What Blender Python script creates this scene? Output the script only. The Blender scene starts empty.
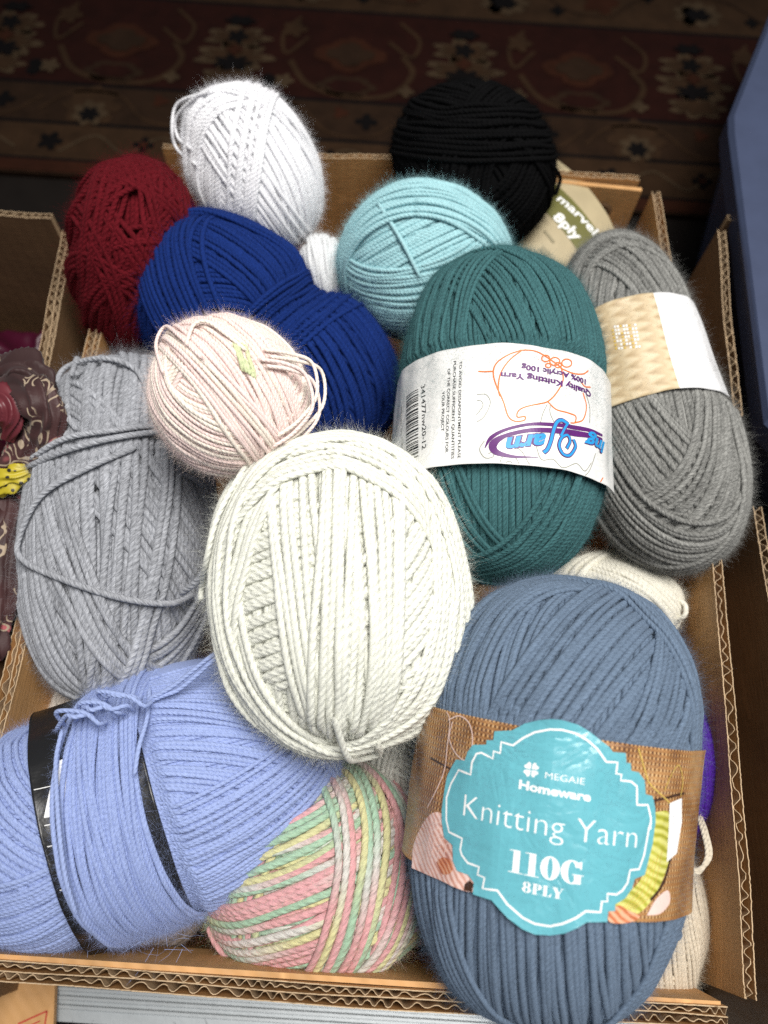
import bpy, bmesh, math, random
import numpy as np
from mathutils import Vector

# ------------------------------------------------------------------ camera, world, light, exposure
SC = bpy.context.scene
COL = SC.collection
rng = np.random.default_rng(7)
random.seed(7)
F_PX = 769.0
PITCH, ROLL = math.radians(66.3), math.radians(3.7)
RIM = 0.14                                    # height of the box rim above the floor
CAM = np.array([0.0, 0.0, RIM + 0.38])
FW = np.array([0, math.cos(PITCH), -math.sin(PITCH)])
_r0 = np.array([1.0, 0, 0]); _u0 = np.cross(_r0, FW)
RT = math.cos(ROLL) * _r0 + math.sin(ROLL) * _u0
UP = -math.sin(ROLL) * _r0 + math.cos(ROLL) * _u0

def ray(u, v): return FW + RT * (u - 384) / F_PX - UP * (v - 512) / F_PX
def at(u, v, z):
    d = ray(u, v); return CAM + d * ((z - CAM[2]) / d[2])
def proj(p):
    q = np.asarray(p) - CAM; d = q @ FW
    return np.array([384 + F_PX * (q @ RT) / d, 512 - F_PX * (q @ UP) / d])

cd = bpy.data.cameras.new('camera')
cam = bpy.data.objects.new('camera', cd); COL.objects.link(cam)
M4 = np.eye(4); M4[:3, 0] = RT; M4[:3, 1] = UP; M4[:3, 2] = -FW; M4[:3, 3] = CAM
from mathutils import Matrix
cam.matrix_world = Matrix(M4.tolist())
cd.sensor_fit = 'VERTICAL'; cd.sensor_height = 36.0; cd.lens = F_PX / 1024 * 36.0
cd.clip_start = 0.01; cd.clip_end = 50
cd.dof.use_dof = True; cd.dof.focus_distance = 0.35; cd.dof.aperture_fstop = 5.6
SC.camera = cam

w = bpy.data.worlds.new('World'); SC.world = w; w.use_nodes = True
w.node_tree.nodes['Background'].inputs['Color'].default_value = (0.86, 0.92, 1.0, 1)
w.node_tree.nodes['Background'].inputs['Strength'].default_value = 0.19

def lamp(name, loc, target, sx, sy, energy, spread, col):
    ld = bpy.data.lights.new(name, 'AREA'); ld.shape = 'RECTANGLE'; ld.size = sx; ld.size_y = sy
    ld.energy = energy; ld.color = col; ld.spread = math.radians(spread)
    o = bpy.data.objects.new(name, ld); COL.objects.link(o); o.location = loc
    o.rotation_euler = (Vector(target) - Vector(loc)).to_track_quat('-Z', 'Y').to_euler()
    return o
lamp('ceiling_lamp', (0.26, 0.22, 1.65), (0.09, 0.15, 0.0), 0.90, 0.70, 7.1, 68, (1.0, 0.97, 0.92))

SC.view_settings.view_transform = 'Standard'; SC.view_settings.look = 'None'
SC.view_settings.exposure = 0.0; SC.view_settings.gamma = 1.0
SC.cycles.use_denoising = False
try: SC.cycles.denoiser = 'OPENIMAGEDENOISE'
except Exception: pass
SC.cycles.max_bounces = 6; SC.cycles.diffuse_bounces = 4

# ------------------------------------------------------------------ helpers: things, meshes
def tag(o, label=None, cat=None, group=None, kind=None):
    if label: o['label'] = label
    if cat: o['category'] = cat
    if group: o['group'] = group
    if kind: o['kind'] = kind
    return o
def empty(name, loc=(0, 0, 0)):
    o = bpy.data.objects.new(name, None); COL.objects.link(o); o.location = loc
    o.empty_display_size = 0.02
    return o
def adopt(o, parent):
    if parent is not None:
        o.parent = parent
        root = parent
        off = Vector((0, 0, 0))
        while root is not None:
            off += root.location; root = root.parent
        o.location = -off
def np_mesh(name, verts, faces, mats, uv=None, mi=None, smooth=True, parent=None):
    """faces: (n,k) int array, world coordinates"""
    verts = np.asarray(verts, dtype=np.float32); faces = np.asarray(faces, dtype=np.int32)
    me = bpy.data.meshes.new(name)
    n, k = faces.shape
    me.vertices.add(len(verts)); me.vertices.foreach_set('co', verts.ravel())
    me.loops.add(n * k); me.loops.foreach_set('vertex_index', faces.ravel())
    me.polygons.add(n); me.polygons.foreach_set('loop_start', np.arange(0, n * k, k, dtype=np.int32))
    me.polygons.foreach_set('loop_total', np.full(n, k, dtype=np.int32))
    if smooth: me.polygons.foreach_set('use_smooth', np.ones(n, dtype=bool))
    if mi is not None: me.polygons.foreach_set('material_index', np.asarray(mi, dtype=np.int32))
    if uv is not None:
        l = me.uv_layers.new(name='UVMap'); l.data.foreach_set('uv', np.asarray(uv, dtype=np.float32).ravel())
    me.update(calc_edges=True); me.validate()
    for m in (mats if isinstance(mats, (list, tuple)) else [mats]): me.materials.append(m)
    o = bpy.data.objects.new(name, me); COL.objects.link(o)
    adopt(o, parent)
    return o
class MB:
    """mixed polygon collector (small meshes)"""
    def __init__(s): s.v = []; s.f = []; s.m = []; s.mats = []
    def slot(s, mat):
        if mat not in s.mats: s.mats.append(mat)
        return s.mats.index(mat)
    def add(s, verts, faces, mat):
        b = len(s.v); s.v += [tuple(map(float, p)) for p in verts]; k = s.slot(mat)
        for f in faces: s.f.append([b + i for i in f]); s.m.append(k)
    def box(s, a, b, mat):
        (x0, y0, z0), (x1, y1, z1) = a, b
        v = [(x, y, z) for z in (z0, z1) for y in (y0, y1) for x in (x0, x1)]
        s.add(v, [(0, 2, 3, 1), (4, 5, 7, 6), (0, 1, 5, 4), (2, 6, 7, 3), (0, 4, 6, 2), (1, 3, 7, 5)], mat)
    def build(s, name, parent=None, smooth=False):
        me = bpy.data.meshes.new(name); me.from_pydata(s.v, [], s.f)
        for m in s.mats: me.materials.append(m)
        me.polygons.foreach_set('material_index', s.m)
        if smooth: me.polygons.foreach_set('use_smooth', [True] * len(s.f))
        me.update()
        o = bpy.data.objects.new(name, me); COL.objects.link(o); adopt(o, parent)
        return o

# ------------------------------------------------------------------ materials
class NT:
    def __init__(s, name):
        s.mat = bpy.data.materials.new(name); s.mat.use_nodes = True
        s.t = s.mat.node_tree; s.b = s.t.nodes['Principled BSDF']
    def n(s, kind, **kw):
        nd = s.t.nodes.new(kind)
        for k, v in kw.items(): setattr(nd, k, v)
        return nd
    def l(s, a, b): s.t.links.new(a, b)
    def val(s, sock, x):
        if isinstance(x, (int, float)): sock.default_value = x
        else: s.l(x, sock)
    def m(s, op, a, b=0.0, c=None):
        nd = s.n('ShaderNodeMath', operation=op); s.val(nd.inputs[0], a); s.val(nd.inputs[1], b)
        if c is not None: s.val(nd.inputs[2], c)
        return nd.outputs[0]
    def mix(s, f, a, b, blend='MIX'):
        nd = s.n('ShaderNodeMix', data_type='RGBA', blend_type=blend); s.val(nd.inputs[0], f)
        for i, x in ((6, a), (7, b)):
            if isinstance(x, tuple): nd.inputs[i].default_value = x if len(x) == 4 else x + (1,)
            else: s.l(x, nd.inputs[i])
        return nd.outputs[2]
    def ramp(s, f, stops, interp='LINEAR'):
        nd = s.n('ShaderNodeValToRGB'); cr = nd.color_ramp; cr.interpolation = interp
        while len(cr.elements) < len(stops): cr.elements.new(0.5)
        for e, (p, c) in zip(cr.elements, stops):
            e.position = p; e.color = tuple(c) + (1,) if len(c) == 3 else c
        s.l(f, nd.inputs[0]); return nd.outputs[0]
    def noise(s, scale, detail=3, vec=None, rough=0.55, dist=0.0):
        nd = s.n('ShaderNodeTexNoise'); nd.inputs['Scale'].default_value = scale
        nd.inputs['Detail'].default_value = detail; nd.inputs['Roughness'].default_value = rough
        nd.inputs['Distortion'].default_value = dist
        s.l(vec if vec is not None else s.obj(), nd.inputs['Vector']); return nd.outputs['Fac']
    def obj(s):
        if not hasattr(s, '_tc'): s._tc = s.n('ShaderNodeTexCoord')
        return s._tc.outputs['Object']
    def uv(s):
        if not hasattr(s, '_tc'): s._tc = s.n('ShaderNodeTexCoord')
        return s._tc.outputs['UV']
    def xyz(s, vec):
        nd = s.n('ShaderNodeSeparateXYZ'); s.l(vec, nd.inputs[0]); return nd.outputs
    def comb(s, x, y, z=0.0):
        nd = s.n('ShaderNodeCombineXYZ')
        for i, q in enumerate((x, y, z)): s.val(nd.inputs[i], q)
        return nd.outputs[0]
    def bump(s, h, strength, dist):
        nd = s.n('ShaderNodeBump'); nd.inputs['Strength'].default_value = strength
        nd.inputs['Distance'].default_value = dist; s.l(h, nd.inputs['Height'])
        s.l(nd.outputs[0], s.b.inputs['Normal'])
    def set(s, **kw):
        for k, v in kw.items():
            i = s.b.inputs[k.replace('_', ' ')]
            if isinstance(v, bpy.types.NodeSocket): s.l(v, i)
            else: i.default_value = v if not isinstance(v, tuple) or len(v) == 4 else v + (1,)
        return s.mat

def yarn_mat(name, col, dia, heather=0.12, sheen=0.25, stops=None, period=0.3, ply=3, rough=0.85, twist=1.0, desat=0.16, spec=0.15):
    dia = dia * .88
    t = NT(name); x = t.xyz(t.uv()); u, v = x[0], x[1]
    drift = t.noise(1.0, 2, t.comb(t.m('MULTIPLY', u, 60.0), 1.7, 0.0))
    ph = t.m('MULTIPLY', t.m('ADD', t.m('MULTIPLY', v, float(ply)), t.m('MULTIPLY_ADD', drift, 1.6, t.m('DIVIDE', u, dia * 0.95))), 2 * math.pi)
    tw = t.m('MULTIPLY_ADD', t.m('SINE', ph), 0.5, 0.5)
    fib = t.noise(1.0, 3, t.comb(t.m('MULTIPLY', u, 330.0), t.m('MULTIPLY', ph, 0.9), t.m('MULTIPLY', v, 3.0)))
    fine = t.noise(1.0, 2, t.comb(t.m('MULTIPLY', u, 900.0), t.m('MULTIPLY', ph, 2.0), t.m('MULTIPLY', v, 8.0)))
    h = t.m('ADD', t.m('MULTIPLY', tw, .75), t.m('ADD', t.m('MULTIPLY', fib, .95), t.m('MULTIPLY', fine, .5)))
    t.bump(h, min(1.0, 0.8 * twist), dia * 0.16)
    big = t.noise(1.0, 2, t.comb(t.m('MULTIPLY', u, 14.0), 0.3, 0.0))
    g_ = sum(col) / 3; col = tuple(q * (1 - desat) + g_ * desat for q in col)
    if stops:
        f = t.m('FRACT', t.m('DIVIDE', u, period))
        base = t.ramp(f, stops)
    else:
        base = t.mix(0.0, tuple(col), tuple(col))
    lo = tuple(c * (1 - heather * 2.4) for c in (1, 1, 1)); hi = (1 + heather * 1.4,) * 3
    k = t.m('ADD', t.m('MULTIPLY', fib, 0.7), t.m('MULTIPLY', big, 0.3))
    r = t.n('ShaderNodeMapRange'); t.l(k, r.inputs[0]); r.inputs[1].default_value = 0.3; r.inputs[2].default_value = 0.7
    mul = t.mix(r.outputs[0], lo, hi)
    c = t.mix(1.0, base, mul, 'MULTIPLY')
    return t.set(Base_Color=c, Roughness=rough, Sheen_Weight=sheen, Sheen_Roughness=0.45, Specular_IOR_Level=spec,
                 Sheen_Tint=tuple(min(1, q * 1.2 + 0.12) for q in col))

def plain(name, col, rough=0.6, bump=0.0, scale=300.0, var=0.1, spec=0.4, metallic=0.0, bdist=0.0005):
    t = NT(name); f = t.noise(scale * 0.25, 4)
    c = t.mix(f, tuple(q * (1 - var) for q in col), tuple(min(1, q * (1 + var)) for q in col))
    if bump: t.bump(t.noise(scale, 4), bump, bdist)
    return t.set(Base_Color=c, Roughness=rough, Specular_IOR_Level=spec, Metallic=metallic)

def creased(name, col, rough, strength, scale=45.0, dist=.0012):
    t = NT(name); n1 = t.noise(scale, 3, dist=.6); r1 = t.m('ABSOLUTE', t.m('SUBTRACT', n1, .5)); r1 = t.m('MINIMUM', t.m('MULTIPLY', r1, 9.0), 1.0)
    n2 = t.noise(scale * .45, 2)
    t.bump(t.m('ADD', t.m('MULTIPLY', r1, .35), t.m('MULTIPLY', n2, 2.2)), strength, dist)
    f = t.noise(scale * 3, 3)
    c = t.mix(f, tuple(q * .97 for q in col), tuple(min(1, q * 1.03) for q in col))
    return t.set(Base_Color=c, Roughness=rough, Specular_IOR_Level=.55)

def card_mat(name, col):
    t = NT(name); x = t.xyz(t.obj())
    st = t.noise(1.0, 3, t.comb(t.m('MULTIPLY', x[0], 60.0), t.m('MULTIPLY', x[1], 60.0), t.m('MULTIPLY', x[2], 900.0)))
    bl = t.noise(22.0, 5)
    f = t.m('ADD', t.m('MULTIPLY', st, 0.4), t.m('MULTIPLY', bl, 0.6))
    c = t.ramp(f, [(0.3, tuple(q * 0.66 for q in col)), (0.52, col), (0.72, tuple(q * 1.2 for q in col))])
    fl = t.m('SINE', t.m('MULTIPLY', t.m('ADD', x[0], x[1]), 800.0))
    sc_ = t.ramp(t.noise(1.0, 4, t.comb(t.m('MULTIPLY', x[0], 40.0), t.m('MULTIPLY', x[1], 18.0), t.m('MULTIPLY', x[2], 70.0)), dist=.6), [(.60, (0, 0, 0)), (.70, (1, 1, 1))])
    c = t.mix(t.m('MULTIPLY', sc_, .55), c, tuple(q * 1.4 for q in col))
    t.bump(t.m('ADD', t.m('ADD', st, bl), t.m('MULTIPLY', fl, .35)), 0.35, 0.0007)
    return t.set(Base_Color=c, Roughness=0.62, Specular_IOR_Level=0.35)

M = dict(
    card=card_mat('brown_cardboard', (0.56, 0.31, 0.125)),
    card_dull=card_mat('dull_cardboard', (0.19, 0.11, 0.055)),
    liner_edge=card_mat('pale_cardboard_edge', (0.50, 0.36, 0.22)),
    paper=creased('white_paper', (0.77, 0.77, 0.755), 0.36, 0.35),
    ink_black=plain('black_ink', (0.015, 0.015, 0.017), 0.5),
    ink_purple=plain('purple_ink', (0.10, 0.012, 0.14), 0.45),
    ink_blue=plain('blue_ink', (0.02, 0.28, 0.62), 0.45),
    ink_orange=plain('orange_ink', (0.78, 0.17, 0.03), 0.45),
    ink_grey=plain('grey_ink', (0.33, 0.33, 0.29), 0.5),
    ink_white=plain('white_ink', (0.86, 0.86, 0.85), 0.4),
    aqua_paper=creased('turquoise_paper', (0.125, 0.41, 0.48), 0.26, 0.55),
    tub=plain('blue_plastic', (0.042, 0.055, 0.105), 0.42, 0.25, 160, 0.22, 0.4),
    metal=plain('ribbed_grey_metal', (0.42, 0.45, 0.47), 0.42, 0.1, 400, 0.12, 0.5, 0.35),
    floor=plain('dark_floor', (0.009, 0.007, 0.006), 0.9, 0.2, 200, 0.3, 0.08),
    red_ink=plain('red_print', (0.5, 0.05, 0.03), 0.5),
)

# ------------------------------------------------------------------ yarn: winding strands over a shaped ball
def crom(P, n):
    P = np.asarray(P, float); Q = np.vstack([2 * P[0] - P[1], P, 2 * P[-1] - P[-2]])
    out = []
    for i in range(1, len(Q) - 2):
        t = np.linspace(0, 1, n, endpoint=False)[:, None]
        a, b, c, d = Q[i - 1], Q[i], Q[i + 1], Q[i + 2]
        out.append(0.5 * (2 * b + (c - a) * t + (2 * a - 5 * b + 4 * c - d) * t ** 2 + (3 * b - a - 3 * c + d) * t ** 3))
    out.append(P[-1:]); return np.vstack(out)

class Tubes:
    NS = 7
    def __init__(s): s.V = []; s.Fq = []; s.UV = []; s.nv = 0
    def add(s, P, N, rad, u0, flat=0.86, ns=None):
        ns = ns or s.NS; n = len(P)
        if n < 3: return
        T = np.gradient(P, axis=0); T /= np.linalg.norm(T, axis=1)[:, None] + 1e-12
        N = N - (N * T).sum(1)[:, None] * T; N /= np.linalg.norm(N, axis=1)[:, None] + 1e-12
        B = np.cross(T, N)
        a = np.arange(ns) * 2 * np.pi / ns
        rad = np.broadcast_to(np.asarray(rad, float), (n,)).copy()
        rad[0] *= 0.3; rad[-1] *= 0.3
        V = P[:, None] + rad[:, None, None] * (np.cos(a)[None, :, None] * B[:, None] + flat * np.sin(a)[None, :, None] * N[:, None])
        seg = np.r_[0, np.cumsum(np.linalg.norm(np.diff(P, axis=0), axis=1))] + u0
        i = np.arange(n - 1)[:, None]; j = np.arange(ns)[None, :]; j2 = (j + 1) % ns
        q = np.stack([i * ns + j, i * ns + j2, (i + 1) * ns + j2, (i + 1) * ns + j], -1).reshape(-1, 4) + s.nv
        ua = np.broadcast_to(seg[:-1, None], (n - 1, ns)); ub = np.broadcast_to(seg[1:, None], (n - 1, ns))
        va = np.broadcast_to(j / ns, (n - 1, ns)); vb = np.broadcast_to((j + 1) / ns, (n - 1, ns))
        uv = np.stack([np.stack([ua, va], -1), np.stack([ua, vb], -1), np.stack([ub, vb], -1), np.stack([ub, va], -1)], 2).reshape(-1, 2)
        s.V.append(V.reshape(-1, 3)); s.Fq.append(q); s.UV.append(uv); s.nv += n * ns
    def fuzz(s, roots, normals, length, width, u0s):
        """fine fibres: two-segment slivers standing off the strands"""
        n = len(roots)
        d = normals * rng.uniform(0.0, 0.75, (n, 1)) ** 1.5 + rng.normal(0, 0.7, (n, 3)); d /= np.linalg.norm(d, axis=1)[:, None]
        e = rng.normal(0, 1, (n, 3)); e -= (e * d).sum(1)[:, None] * d; e /= np.linalg.norm(e, axis=1)[:, None]
        L = length * np.exp(rng.normal(-.2, .38, (n, 1))); f = np.cross(d, e); K = 4
        a0 = rng.normal(0, 1.3, (n, 1)); pts = [roots]; ang = np.zeros((n, 1))
        for k in range(K):
            ang = ang + a0 / K + rng.normal(0, .35, (n, 1))
            pts.append(pts[-1] + (d * np.cos(ang) + f * np.sin(ang)) * L / K)
        V = np.stack([q for k, p in enumerate(pts) for q in (p - e * width * (1 - .18 * k), p + e * width * (1 - .18 * k))], 1).reshape(-1, 3)
        b = np.arange(n)[:, None] * (2 * K + 2) + s.nv
        q = np.stack([b + np.array([2 * k, 2 * k + 1, 2 * k + 3, 2 * k + 2]) for k in range(K)], 1).reshape(-1, 4)
        uv = np.repeat(np.stack([u0s, np.full(n, 0.3)], -1), 4 * K, 0)
        s.V.append(V); s.Fq.append(q); s.UV.append(uv); s.nv += (2 * K + 2) * n
    def mesh(s, name, mat, parent):
        return np_mesh(name, np.vstack(s.V), np.vstack(s.Fq), mat, np.vstack(s.UV), parent=parent)

NG = 80
WIND = {}                                     # strand vertices per winding (the rest is core and fuzz)
def cube_idx(q):
    a = np.abs(q); ax = a.argmax(1); r = np.arange(len(q)); m = q[r, ax]
    o1 = (ax + 1) % 3; o2 = (ax + 2) % 3
    x = q[r, o1] / np.abs(m); y = q[r, o2] / np.abs(m)
    i = np.clip(((x + 1) * .5 * NG).astype(int), 0, NG - 1); j = np.clip(((y + 1) * .5 * NG).astype(int), 0, NG - 1)
    return ((ax * 2 + (m > 0)) * NG + i) * NG + j
def smooth1(h, k):
    w = np.hanning(2 * k + 3)[1:-1]; w /= w.sum()
    return np.convolve(np.r_[h[-k:], h, h[:k]], w, 'valid')
def wob(t, amp, freqs=(1, 2, 3, 5)):
    o = np.zeros_like(t)
    for f in freqs: o += np.sin(f * t + rng.uniform(0, 6.28)) * rng.normal(0, 1) / f ** 0.5
    return o * amp / 1.6

class Label:
    xlim = .2
    def px(s, u, v):
        """picture point -> label plane metres"""
        X = np.array([0.0, 0.0]); tgt = np.array([u, v], float)
        for _ in range(25):
            f = proj(s.lab(X[0], X[1])[0]) - tgt
            if np.abs(f).max() < .02: break
            e = 1e-4
            J = np.stack([(proj(s.lab(X[0] + e, X[1])[0]) - tgt - f) / e, (proj(s.lab(X[0], X[1] + e)[0]) - tgt - f) / e], 1)
            st = np.linalg.solve(J + 1e-6 * np.eye(2), f); st = np.clip(st, -.02, .02)
            X = X - st; X[0] = np.clip(X[0], -s.xlim, s.xlim)
        return X

class Ball(Label):
    def __init__(s, name, c, semi, phi, z, dia, mat, tilt=0.0, flat=0.95, p=2.3, waist=None, taper=0.0):
        s.c = at(c[0], c[1], RIM + z); s.dep = (s.c - CAM) @ FW
        vd = s.c - CAM; vd /= np.linalg.norm(vd)
        U = UP - (UP @ vd) * vd; U /= np.linalg.norm(U); Rr = np.cross(vd, U)
        ph, ti = math.radians(phi), math.radians(tilt)
        dl = math.cos(ph) * U + math.sin(ph) * Rr
        s.L = math.cos(ti) * dl - math.sin(ti) * vd; s.W = -math.sin(ti) * dl - math.cos(ti) * vd
        s.S = np.cross(s.L, s.W)
        k = s.dep / F_PX; s.px_m = k * (1 - semi[1] * k * 0.8 / s.dep); s.px_ = k
        as_ = semi[1] * k; av = as_ * flat
        lv = (semi[0] * k) ** 2 - (av * math.sin(ti)) ** 2
        al = math.sqrt(max(lv, (0.6 * semi[0] * k) ** 2)) / math.cos(ti)
        s.dia = dia * k * 0.64
        s.ax = np.array([as_ - s.dia * s.sink, av - s.dia * s.sink, al - s.dia * s.sink]); s.k0 = as_ / s.ax[0]; s.xlim = 1.4 * as_
        s.p = p; s.waist = waist; s.taper = taper
        s.B = np.stack([s.S, s.W, s.L])             # rows: local axes in world
        s.H = np.zeros(6 * NG * NG)
        s.t = Tubes(); s.ring = None; s.mat = mat
        s.root = empty(name, tuple(s.c - np.array([0, 0, as_])))
        s.fz = []
    # unit sphere (s, v, l) -> local
    def shape(s, q):
        rho = np.sqrt(q[:, 0] ** 2 + q[:, 1] ** 2); l = np.abs(q[:, 2])
        n = (rho ** s.p + l ** s.p) ** (1 / s.p)
        o = q / n[:, None]
        k = np.ones(len(q))
        if s.waist:
            for (l0, wd, dp) in s.waist: k *= 1 - dp * np.exp(-((o[:, 2] - l0) / wd) ** 2)
        k *= 1 + s.taper * o[:, 2]
        o = o * s.ax; o[:, 0] *= k; o[:, 1] *= k
        return o
    def normal(s, q):
        n = q / s.ax; return n / np.linalg.norm(n, axis=1)[:, None]
    def world(s, loc): return s.c + loc @ s.B
    def hit(s, u, v):
        d = s.B @ ray(u, v); o = s.B @ (CAM - s.c)
        ax = s.ax + s.dia * 1.1; d_, o_ = d / ax, o / ax
        a, b, c = d_ @ d_, d_ @ o_, o_ @ o_ - 1
        disc = b * b - a * c
        t = (-b - math.sqrt(disc)) / a if disc > 0 else -b / a
        q = o_ + d_ * t
        return q / np.linalg.norm(q)
    def ringk(s, l): return np.interp(l, [s.ring[0], s.ring[1]], [s.ring[2], s.ring[3]])
    def strand(s, m, th, ph, over=False, jit=0.25, keep=-0.45, rad=1.0, open_=None):
        e1 = np.array([0, 1.0, 0]) - m[1] * m
        if np.linalg.norm(e1) < 1e-3: e1 = np.array([1.0, 0, 0]) - m[0] * m
        e1 /= np.linalg.norm(e1); e2 = np.cross(m, e1)
        r = float(np.mean(s.ax)) * math.cos(th)
        n = int(max(20, min(240, 2 * math.pi * r / (s.dia * 0.95))))
        t = np.arange(n) * 2 * np.pi / n
        dt = s.dia / np.linalg.norm(s.ax * m)
        thv = th + wob(t, jit * dt) + ph
        q = np.sin(thv)[:, None] * m + np.cos(thv)[:, None] * (np.cos(t)[:, None] * e1 + np.sin(t)[:, None] * e2)
        # heights
        h = s.H[cube_idx(q)]
        for sg in (-.32, .32):
            q2 = q + sg * dt * m; h = np.maximum(h, s.H[cube_idx(q2 / np.linalg.norm(q2, axis=1)[:, None])])
        h = np.maximum(h, np.maximum(np.roll(h, 1), np.roll(h, -1)) * .8)
        h = smooth1(h, 3)
        hc = h + s.dia * (0.16 + 0.07 * rng.normal()) + wob(t, .06 * s.dia, (4, 7, 11)); cap = 3.0 * s.dia
        hc = np.where(hc > cap, cap + (hc - cap) * .25, hc)
        loc = s.shape(q) + s.normal(q) * hc[:, None]
        if s.ring:
            l0, l1 = s.ring[0], s.ring[1]; l = loc[:, 2] / s.ax[2]
            k = np.sqrt((loc[:, 0] / s.ax[0]) ** 2 + (loc[:, 1] / s.ax[1]) ** 2)
            kr = s.ringk(l); out = np.maximum(np.maximum(l0 - s.dead - l, l - l1 - s.dead), 0); out0 = np.maximum(l0 - l, l - l1)
            if over:
                kn = np.where(out0 < 0.02, np.maximum(k, kr + (s.dia * .35 + h * 0.6) / s.ax[0]), k)
            else:
                kn = np.minimum(k, kr - (s.dia * .62) / s.ax[0] + out * 1.8)
            f = kn / np.maximum(k, 1e-6); loc[:, 0] *= f; loc[:, 1] *= f
        return q, loc, hc, dt
    def stamp(s, q, hc, m, dt):
        n = len(q); q2 = np.vstack([q, (q + np.roll(q, -1, 0)) / 2]); h2 = np.r_[hc, (hc + np.roll(hc, -1)) / 2]
        for sg in (-.4, -.15, .15, .4):
            qq = q2 + sg * dt * m; qq /= np.linalg.norm(qq, axis=1)[:, None]
            np.maximum.at(s.Hn, cube_idx(qq), h2 + s.dia * .40)
    def emit(s, q, loc, rad=1.0, keep=-0.45, mask=None):
        vis = q[:, 1] > keep
        if mask is not None: vis = vis & mask
        N = s.normal(q)
        if vis.all(): idx = np.r_[np.arange(len(q)), 0, 1]
        elif not vis.any(): return
        else:
            st = np.where(vis & ~np.roll(vis, 1))[0][0]; idx = (np.arange(len(q)) + st) % len(q)
            cut = np.where(~vis[idx])[0]; idx = idx[:cut[0]] if len(cut) else idx
        if len(idx) < 3: return
        P = s.world(loc[idx]); Nw = N[idx] @ s.B
        if mask is not None and len(idx) > 8:
            e = np.minimum(np.arange(len(idx)), np.arange(len(idx))[::-1]); P = P - Nw * (s.dia * 1.1 * np.clip(1 - e / 3.0, 0, 1))[:, None]
        u0 = rng.uniform(0, 40)
        rv = s.dia * .56 * rad * rng.uniform(.93, 1.07) * (1 + wob(np.linspace(0, 6.28, len(idx)), 0.06, (3, 5, 9)))
        s.t.add(P, Nw, rv, u0)
        k = max(1, int(len(idx) * s.fd)); pick = rng.integers(0, len(idx), k)
        s.fz.append((P[pick] + Nw[pick] * s.dia * .3 + np.cross(Nw[pick], np.gradient(P, axis=0)[pick]) * rng.uniform(-.5, .5, (k, 1)) * 1.0, Nw[pick], np.full(k, u0)))
    fd = 13.0
    dead = .025
    sink = 1.7
    def layer(s, strands, over=False, jit=0.25, rad=1.0, keep=-0.45, cond=None):
        s.Hn = s.H.copy()
        for m, th, ph in strands:
            if abs(th) > 1.45: continue
            q, loc, hc, dt = s.strand(m, th, ph, over, jit)
            mask = cond(q, loc) if cond else None
            s.emit(q, loc, rad, keep, mask)
            if mask is None: s.stamp(q, hc, m, dt)
            elif mask.sum() > 3: s.stamp(q[mask], hc[mask], m, dt)
        s.H = s.Hn
    def band(s, A, B, n, bow=0.0, pack=0.95, over=False, jit=0.34, rad=1.0, gap=0.015, twistfan=0.0, half=None, arc=None):
        qa, qb = s.hit(*A), s.hit(*B)
        m = np.cross(qa, qb); m /= np.linalg.norm(m)
        w = qa + qb; w /= np.linalg.norm(w)
        b = math.radians(bow); m2 = math.cos(b) * m + math.sin(b) * w
        th0 = math.asin(max(-1, min(1, m2 @ qa)))
        dt = s.dia * pack * rad / np.linalg.norm((s.ax + s.dia) * m2); n = max(1, int(round(n * 1.54)))
        st = []
        for k in range(n):
            if gap and rng.random() < gap: continue
            o = k - (n - 1) / 2
            mm = m2
            if twistfan:
                a = math.radians(twistfan) * o; c, sn = math.cos(a), math.sin(a)
                mm = m2 * c + np.cross(w, m2) * sn + w * (w @ m2) * (1 - c)
            mm = mm + rng.normal(0, .010, 3); mm /= np.linalg.norm(mm)
            st.append((mm, th0 + o * dt + rng.normal(0, .13) * dt, 0.0))
        cond = None
        if half: cond = lambda q, loc: (loc[:, 2] / s.ax[2] - (s.ring[0] + s.ring[1]) / 2) * half > 0
        if arc:
            ca = math.cos(math.radians(arc)); f = lambda: math.cos(math.radians(arc * rng.uniform(.85, 1.1)))
            cond = lambda q, loc: (q @ w) > f()
        s.layer(st, over, jit, rad, cond=cond)
    def wrap(s, A, B, pack=0.97, jit=0.34):
        """a full coat of parallel strands in the direction A -> B"""
        qa, qb = s.hit(*A), s.hit(*B); m = np.cross(qa, qb); m /= np.linalg.norm(m)
        dt = s.dia * pack / np.linalg.norm((s.ax + s.dia) * m); n = int(1.25 / dt)
        s.layer([(m, o * dt, 0.0) for o in range(-n, n + 1)], jit=jit)
    def messy(s, nb, n=7, seed=1):
        r = np.random.default_rng(seed)
        for _ in range(nb):
            m = r.normal(0, 1, 3) * np.array([1, .6, .6]); m /= np.linalg.norm(m); th0 = r.uniform(-.45, .45)
            dt = s.dia * .97 / np.linalg.norm(s.ax * m)
            s.layer([(m, th0 + (k - n / 2) * dt, 0.0) for k in range(n)], jit=.3)
    def rosette(s, P, ang, n, spread=0.06, az=None, rad=1.0, jit=.35):
        q = s.hit(*P); e = np.cross(q, [0.3, 0.2, 0.9]); e /= np.linalg.norm(e); f = np.cross(q, e)
        a = math.radians(ang)
        for k in range(n):
            z = 2 * math.pi * k / n + rng.normal(0, .1) if az is None else math.radians(az[0] + (az[1] - az[0]) * k / n)
            m = math.cos(z) * e + math.sin(z) * f
            mm = m; th = a + rng.normal(0, spread)
            dt = s.dia / np.linalg.norm(s.ax * m)
            s.layer([(mm, th, 0.0), (mm, th + dt, 0.0), (mm, th + 2 * dt, 0.0)], jit=jit, rad=rad)
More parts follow.
